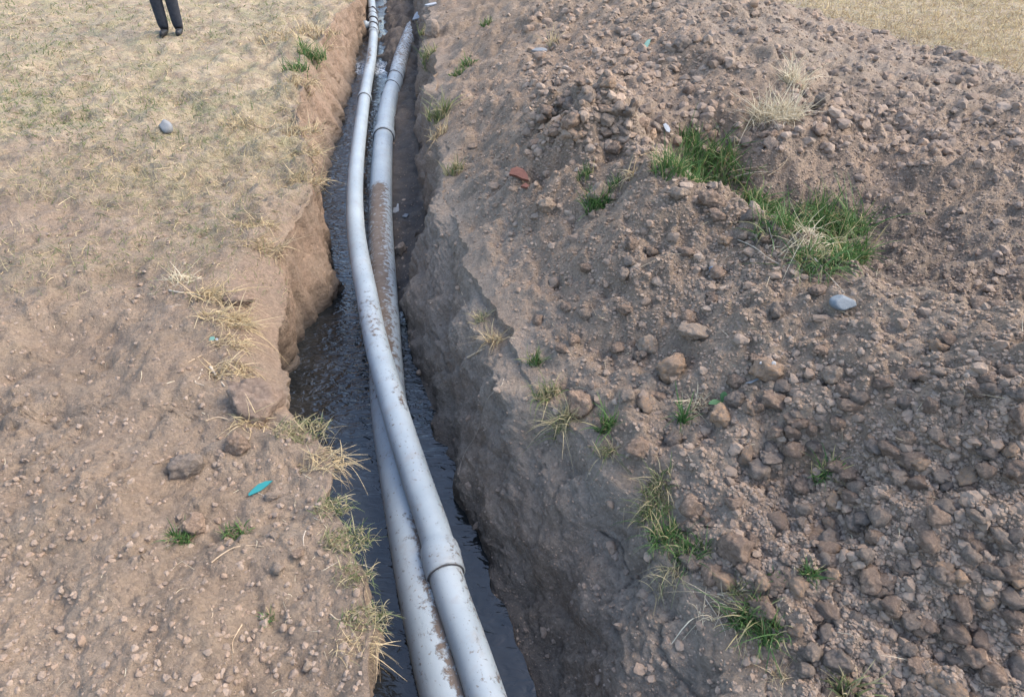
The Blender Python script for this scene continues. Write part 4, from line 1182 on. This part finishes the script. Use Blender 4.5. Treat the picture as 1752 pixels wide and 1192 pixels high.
TW_ = [
 ([(362,962),(380,948),(402,936),(428,933),(452,935)],2.2,'root','long orange root bent across the left bank'),
 ([(414,1068),(404,1085),(398,1098),(399,1117)],1.9,'root','short forked twig low on the left bank'),
 ([(362,1040),(364,1050),(362,1057)],1.8,'root','tiny curved stalk at the lower left'),
 ([(523,908),(519,920),(520,934)],2.2,'pale_root','short pale stick near the left rim'),
 ([(565,1050),(580,1060),(600,1050),(622,1042)],2.2,'root','bent root looping over the jutting left rim'),
 ([(360,628),(372,645),(385,662)],4.2,'pale_root','thick pale root stub on the left rim'),
 ([(346,632),(340,648),(334,654),(350,660)],2.2,'pale_root','hooked thin root left of the thick stub'),
 ([(322,620),(345,608),(382,592)],1.8,'root','straight thin twig above the thick stub'),
 ([(290,497),(305,500),(330,503),(350,508)],2.6,'pale_root','pale root entering from the left into the straw fan'),
 ([(352,720),(375,714),(410,722),(430,704)],2.2,'root','arched straw stalk across the dark lump'),
 ([(432,838),(455,848),(470,842)],1.2,'pale_root','fine stalk under the teal shard'),
 ([(432,198),(435,212),(452,220),(468,214),(472,200)],1.5,'root','looped stalk on the grassy left bank'),
 ([(800,612),(822,600),(846,588)],3.0,'root','thick root sticking out of the right trench slope'),
 ([(862,648),(858,660),(848,668),(836,680),(826,705),(815,742),(795,775),(785,806)],1.3,'pale_root','long thin root hanging down the right trench wall'),
 ([(790,500),(796,520),(802,545)],1.4,'root','thin stalk hanging on the upper right wall'),
 ([(805,560),(822,572)],1.6,'root','short root end behind the tan dry tuft'),
 ([(1095,458),(1120,446),(1145,436),(1170,434),(1172,424)],1.5,'root','thin bent twig on the crumbly middle of the heap'),
 ([(1150,918),(1162,940),(1180,962),(1208,990)],2.4,'pale_root','pale root running through the green row on the right rim'),
 ([(1230,302,10),(1250,290,12),(1268,274,8)],1.3,'root','straight dead stalk crossing the left of the hollow'),
 ([(1246,304,10),(1275,298,10),(1296,294,8),(1318,290,5)],1.3,'root','upper stalk of the dead pile in the hollow'),
 ([(1256,312,10),(1282,306,10),(1304,302,8),(1332,300,4)],1.4,'pale_root','lower stalk of the dead pile in the hollow'),
 ([(1268,300,8),(1292,306,8),(1325,296,5)],1.1,'root','thin middle stalk of the dead pile in the hollow'),
 ([(1312,306,5),(1335,292,6),(1350,270,5)],1.9,'root','forked branch rising from the dead pile'),
 ([(1095,272,6),(1120,266,6),(1150,276,6)],1.2,'root','fine stalk at the left entry of the hollow'),
 ([(1326,442,2),(1322,425,6),(1312,402,14)],2.0,'pale_root','bleached forked twig in the dark corner of the hollow'),
 ([(1262,412,2),(1290,426,3),(1320,450,5),(1370,472,4),(1410,486,3)],1.6,'pale_root','long thin stalk along the ridge under the bleached twig'),
 ([(1390,450,10),(1415,478,8),(1444,505,4)],2.0,'pale_root','straight stick slanting in front of the tall right clump'),
 ([(1374,462,4),(1382,440,12),(1400,418,22)],1.8,'pale_root','bent stalk rising through the bleached tuft'),
 ([(834,166),(845,154)],1.4,'pale_root','short straight stick at the far slope'),
 ([(1260,768),(1275,756),(1290,742)],1.6,'root','crooked twig low in the crumbs'),
 ([(1020,540),(1010,520)],1.0,'root','tiny stalk below the crumbly middle'),
 ([(1068,868),(1066,905)],1.2,'root','short straight stalk on the dark trench wall'),
 ([(1372,1188),(1396,1182)],3.2,'pale_root','pale stick lying in the lower right'),
 ([(1186,1010),(1196,1060),(1190,1085)],1.6,'pale_root','thin grey straw bent over the right rim'),
 ([(1205,1020),(1240,1080),(1240,1140)],1.6,'pale_root','longest grey straw hanging from the right rim'),
 ([(1255,1060),(1262,1100),(1268,1122)],2.2,'root','brown stiff stalk hanging from the right rim'),
 ([(1210,1012),(1250,1024),(1275,1060)],1.8,'pale_root','grey straw arched over the hanging straws'),
]
BR = {'short forked twig low on the left bank': [(404,1085),(396,1088),(392,1094)],
      'forked branch rising from the dead pile': [(1330,292,8),(1342,286,10),(1352,278,10)],
      'bleached forked twig in the dark corner of the hollow': [(1322,425,6),(1316,428,8),(1310,432,8)],
      'crooked twig low in the crumbs': [(1275,756),(1284,760),(1292,762)]}
for pts, r_, mt, lab in TW_:
    twig(pts, r_ * 0.62, mt, lab, 'root' if ('root' in lab) else ('stalk' if ('stalk' in lab or 'straw' in lab) else 'twig'),
         'root' if 'root' in lab else ('stalk' if ('stalk' in lab or 'straw' in lab) else 'twig'), branch=BR.get(lab))

# ------------------------------------------------------------------ shards, shells and litter
def shard(px, py, outline, thick, mat, label, name, cat, tilt=(0, 0, 0), lift=0.5):
    """flat broken piece: outline in photo pixels round its centre, given thickness"""
    p, n_, zc = hit(px, py); k = zc / F_PX
    o2 = np.array(outline, float); m = len(o2)
    # the piece lies tilted towards the viewer, so foreshortening is small
    x, y = o2[:, 0] * k, -o2[:, 1] * k * 1.1
    T = thick * k
    top = np.c_[x, y, np.full(m, T)]; bot = np.c_[x * 1.02, y * 1.02, np.zeros(m)]
    v = np.vstack([top, bot, [[x.mean(), y.mean(), T * 1.08]], [[x.mean(), y.mean(), 0]]])
    f = []
    for i_ in range(m):
        j = (i_ + 1) % m
        f += [(i_, j, 2*m), (m + j, m + i_, 2*m + 1), (i_, m + i_, m + j), (i_, m + j, j)]
    f = np.array(f)[:, ::-1]
    me = mesh_np(name, v, f, False); o = obj(name, me, M[mat])
    o.location = p + Vector((0, 0, lift * T + 0.004)); o.rotation_euler = tilt
    return tag(o, label, cat)
shard(446, 840, [(-18,8),(-16,11),(2,3),(11,-4),(20,-13),(8,-12),(-4,-7),(-12,1)], 2.2, 'teal', 'teal plastic shard lying on the left bank', 'plastic_shard', 'shard', (R(28), 0, 0), 1.5)
shard(922, 90, [(-13,2),(-2,4),(13,3),(14,-1),(6,-5),(-5,-4)], 3, 'slate', 'flat pale grey slate shard on the far slope of the heap', 'slate_shard', 'shard', (R(20), 0, 0))
shard(1106, 80, [(-6,9),(-1,7),(5,-2),(7,-9),(1,-8),(-5,0)], 2, 'glass_green', 'green glass sliver on the far heap', 'glass_shard', 'shard', (R(45), 0, 0))
shard(1140, 223, [(-6,-6),(-2,-8),(3,-4),(6,3),(4,8),(-1,6),(-4,0)], 3, 'white', 'white plastic fragment in the dip between the heaps', 'plastic_fragment', 'fragment', (R(40), 0, 0))
shard(887, 303, [(-16,4),(-14,-5),(-5,-10),(6,-8),(14,-1),(18,10),(8,9),(-4,5)], 6, 'brick', 'dark red broken brick shard on the heap', 'brick_shard', 'brick', (R(38), R(8), 0))
shard(897, 322, [(-6,3),(2,-4),(9,2),(4,6)], 4, 'brick', 'smaller reddish chip just under the brick shard', 'brick_chip', 'brick', (R(20), 0, 0))
shard(678, 360, [(-5,7),(5,8),(5,-1),(4,-8),(2,-8),(1,-2),(-4,-1)], 3, 'shell', 'whitish torn scrap on the trench bed beside the muddy pipe', 'plastic_scrap', 'scrap', (R(40), 0, 0))
shard(694, 372, [(-5,3),(-1,-3),(6,-2),(3,4)], 3, 'slate', 'small whitish chip on the trench bed near the torn scrap', 'stone_chip', 'chip', (R(25), 0, 0))
shard(713, 32, [(-7,6),(-3,-3),(1,-8),(4,-4),(8,-2),(5,3),(-1,5)], 3, 'white', 'white torn fragment beyond the broken pipe end', 'plastic_fragment', 'fragment', (R(45), 0, 0))
shard(737, 11, [(-10,2),(-2,-1),(8,-4),(11,-1),(4,2),(-5,4)], 2.5, 'white', 'pale splinter on the far right rim', 'splinter', 'splinter', (R(25), 0, 0))
shard(971, 118, [(-4,-3),(0,-2),(4,2),(3,3),(-2,1)], 1.5, 'white', 'tiny white sliver on the heap right below the slate shard', 'plastic_sliver', 'sliver', (R(30), 0, 0))
shard(1287, 655, [(-14,2),(-4,0),(8,-5),(18,-9),(19,-7),(8,-2),(-4,3)], 1.2, 'slate', 'thin bluish strip sticking out under the shell-bearing clod', 'plastic_strip', 'strip', (R(35), 0, 0))
shard(365, 583, [(-5,3),(-4,-3),(2,-4),(5,1),(1,4)], 3, 'glass_green', 'dull green glass chip on the left bank below the golden straw', 'glass_chip', 'chip', (R(30), 0, 0))
shard(372, 583, [(-2,2),(-1,-2),(3,-1),(2,2)], 2, 'white', 'tiny white chip next to the dull green glass chip', 'white_chip', 'chip', (R(30), 0, 0))
place_clod(1218, 460, 17, 15, 'blue_stone', 'small blue-grey stone alone on the sunlit ridge', 601, 'stone', 'stone', 0.2, sub=3)
place_clod(1440, 516, 44, 26, 'pale_stone', 'smooth pale blue stone at the right border below the hollow', 602, 'stone', 'stone', 0.25, (0, .1, .2), 4, 0.02)
place_clod(286, 218, 20, 24, 'slate', 'pale stone at the left border of the grassy bank', 603, 'stone', 'stone', 0.2, sub=3, rough=0.04)

# snail shells: a coiled tube each
def snail(px, py, size_px, label):
    p, n_, zc = hit(px, py); s = size_px * zc / F_PX * 0.5
    t = np.linspace(0, 1, 60); a = t * 2.6 * 2 * np.pi
    rr = s * (0.10 + 0.52 * t ** 1.3)
    C = np.c_[rr * np.cos(a), rr * np.sin(a), s * 0.6 * (1 - t) ** 1.2]
    v, q, _ = tube(C, s * (0.10 + 0.36 * t ** 1.3), 9)
    o = obj('snail_shell', mesh_np('snail_shell', v, q), M['shell'])
    o.location = p + Vector((0, -0.01, 0.018)); o.rotation_euler = (R(60), R(10), R(15))
    return tag(o, label, 'shell')

def clod_face(label, px, py):
    """a point on the surface of a placed clod seen through a photo point"""
    o = [x for x in COL.objects if x.get('label') == label][0]
    bpy.context.view_layer.update()
    inv = o.matrix_world.inverted(); d = ray(px, py).normalized()
    ok, loc, nr_, _ = o.ray_cast(inv @ ORIGIN, (inv.to_3x3() @ d).normalized())
    return (o.matrix_world @ loc) if ok else None
for (px, py, sz, lab) in ((1324, 622, 10, 'larger white snail shell on the right shoulder of a brown clod'), (1302, 621, 6, 'smaller greyish snail shell in the middle of the same brown clod')):
    o = snail(px, py, sz, lab)
    q = clod_face('angular brown clod that carries two white snail shells', px, py)
    if q is not None: o.location = q
    
# broad green leaf stuck beside the orange-faced clod
def leaf_thing(px, py, label):
    p, n_, zc = hit(px, py); k = zc / F_PX
    root_ = empty('leafy_sprout', p); tag(root_, label, 'plant')
    def leaf(L, w, az, el, name='leaf'):
        t = np.linspace(0, 1, 9); wd = w * np.sin(np.pi * np.clip(t * 0.93 + 0.05, 0, 1)) ** 0.8
        d = np.array([math.cos(az) * math.cos(el), math.sin(az) * math.cos(el), math.sin(el)]); sd = np.array([-math.sin(az), math.cos(az), 0])
        c_ = t[:, None] * d * L + np.c_[0*t, 0*t, -0.25 * L * t ** 2]
        crease = np.array([0, 0, -0.15]) * 1.0
        A = c_ - sd * wd[:, None] - crease * wd[:, None]; B = c_; C = c_ + sd * wd[:, None] - crease * wd[:, None]
        v = np.stack([A, B, C], 1).reshape(-1, 3)
        f = [(3*i, 3*i+1, 3*i+4, 3*i+3) for i in range(8)] + [(3*i+1, 3*i+2, 3*i+5, 3*i+4) for i in range(8)]
        return obj(name, mesh_np(name, v, np.array(f)), M['leaf'], root_)
    leaf(26 * k, 6 * k, R(70), R(75)); leaf(26 * k, 7 * k, R(190), R(15)); leaf(16 * k, 3 * k, R(230), R(25))
leaf_thing(1236, 688, 'broad-leaved green sprout between the orange-faced clod and the dusty grey lump')

# ------------------------------------------------------------------ person standing at the far left
def person(px, py):
    p, _, zc = hit(px, py)
    root_ = empty('person', p)
    tag(root_, 'person in dark trousers and black shoes standing on the far left bank', 'person')
    J = {  # joint: (x, y, z, radius x, radius y)
        'pelvis': (0, 0, .92, .135, .10), 'waist': (0, 0, 1.06, .125, .09), 'chest': (0, 0, 1.28, .15, .105), 'base': (0, 0, 1.43, .10, .075), 'neck': (0, -.005, 1.50, .05, .05),
        'skull': (0, -.02, 1.60, .07, .085), 'crown': (0, -.015, 1.69, .055, .065)}
    E = [('pelvis', 'waist'), ('waist', 'chest'), ('chest', 'base'), ('base', 'neck'), ('neck', 'skull'), ('skull', 'crown')]
    for s, n in ((-1, 'a'), (1, 'b')):
        J.update({'hip'+n: (s*.075, 0, .86, .088, .09), 'knee'+n: (s*.07, -.015, .48, .062, .066), 'calf'+n: (s*.068, .01, .32, .055, .062), 'ankle'+n: (s*.066, .01, .08, .046, .052), 
                  'heel'+n: (s*.066, .03, .035, .036, .035), 'toe'+n: (s*.075, -.13, .028, .036, .026),
                  'shoulder'+n: (s*.17, 0, 1.39, .058, .058), 'elbow'+n: (s*.225, .02, 1.12, .042, .042), 'wrist'+n: (s*.235, -.04, .88, .03, .03), 'hand'+n: (s*.235, -.06, .80, .034, .022)})
        E += [('pelvis','hip'+n), ('hip'+n,'knee'+n), ('knee'+n,'calf'+n), ('calf'+n,'ankle'+n), ('ankle'+n,'heel'+n), ('heel'+n,'toe'+n), ('base','shoulder'+n), ('shoulder'+n,'elbow'+n), ('elbow'+n,'wrist'+n), ('wrist'+n,'hand'+n)]
        for fi, (fx, fl) in enumerate(((-.020, .062), (-.007, .072), (.007, .068), (.020, .055))):
            k1, k2 = f'f{fi}1{n}', f'f{fi}2{n}'
            J[k1] = (s*.235, -.06 + fx, .755, .0095, .0095); J[k2] = (s*.228, -.062 + fx, .755 - fl, .008, .008)
            E += [('hand'+n, k1), (k1, k2)]
        J['t1'+n] = (s*.225, -.095, .795, .011, .011); J['t2'+n] = (s*.222, -.108, .755, .009, .009); E += [('hand'+n, 't1'+n), ('t1'+n, 't2'+n)]
    names = list(J); idx = {k: i for i, k in enumerate(names)}
    me = bpy.data.meshes.new('body'); me.from_pydata([J[k][:3] for k in names], [(idx[a], idx[b]) for a, b in E], [])
    o = obj('body', me, None, root_)
    sk = o.modifiers.new('skin', 'SKIN'); o.modifiers.new('sub', 'SUBSURF').levels = 2
    o.modifiers['sub'].render_levels = 2
    if not me.skin_vertices:
        bpy.context.view_layer.objects.active = o; o.select_set(True); bpy.ops.mesh.customdata_skin_add()
    for k in names:
        sv = me.skin_vertices[0].data[idx[k]]; sv.radius = J[k][3:]; sv.use_root = (k == 'pelvis')
    bpy.context.view_layer.update()
    ev = bpy.data.meshes.new_from_object(o.evaluated_get(bpy.context.evaluated_depsgraph_get()))
    o.modifiers.clear(); o.data = ev; ev.name = 'body'
    ev.materials.clear()
    for mm in ('cloth', 'shoe', 'skin'): ev.materials.append(M[mm])
    for pl in ev.polygons:
        z = pl.center.z; pl.use_smooth = True
        pl.material_index = 1 if z < 0.075 else (2 if (z > 1.47 or (z < 0.87 and abs(pl.center.x) > .18)) else 0)
    # hair cap, eyes, nose, ears
    v, f = ICO[3]; 
    hv = v[:, :] * (.078, .095, .085) + (0, -.01, 1.655); 
    keep = (v[:, 2] > -0.15) & ~((v[:, 1] < -0.45) & (v[:, 2] < 0.5)); kf = keep[f].all(1)
    hv += 0.004 * np.c_[fbm(v, 9, 2, 1), fbm(v, 9, 2, 2), fbm(v, 9, 2, 3)]
    obj('hair', mesh_np('hair', hv, f[kf]), M['hair'], root_)
    for s in (-1, 1):
        v1, f1 = ICO[2]
        obj('eye', mesh_np('eye', v1 * .011 + (s*.028, -.098, 1.605), f1), M['white'], root_)
        obj('ear', mesh_np('ear', v1 * (.010, .020, .030) + (s*.074, -.005, 1.60), f1), M['skin'], root_)
    obj('nose', mesh_np('nose', ICO[2][0] * (.012, .020, .022) + (0, -.112, 1.585), ICO[2][1]), M['skin'], root_)
    obj('mouth', mesh_np('mouth', ICO[2][0] * (.024, .008, .007) + (0, -.096, 1.548), ICO[2][1]), M['brick'], root_)
    root_.rotation_euler = (0, 0, R(12))
    return root_
person(296, 60)
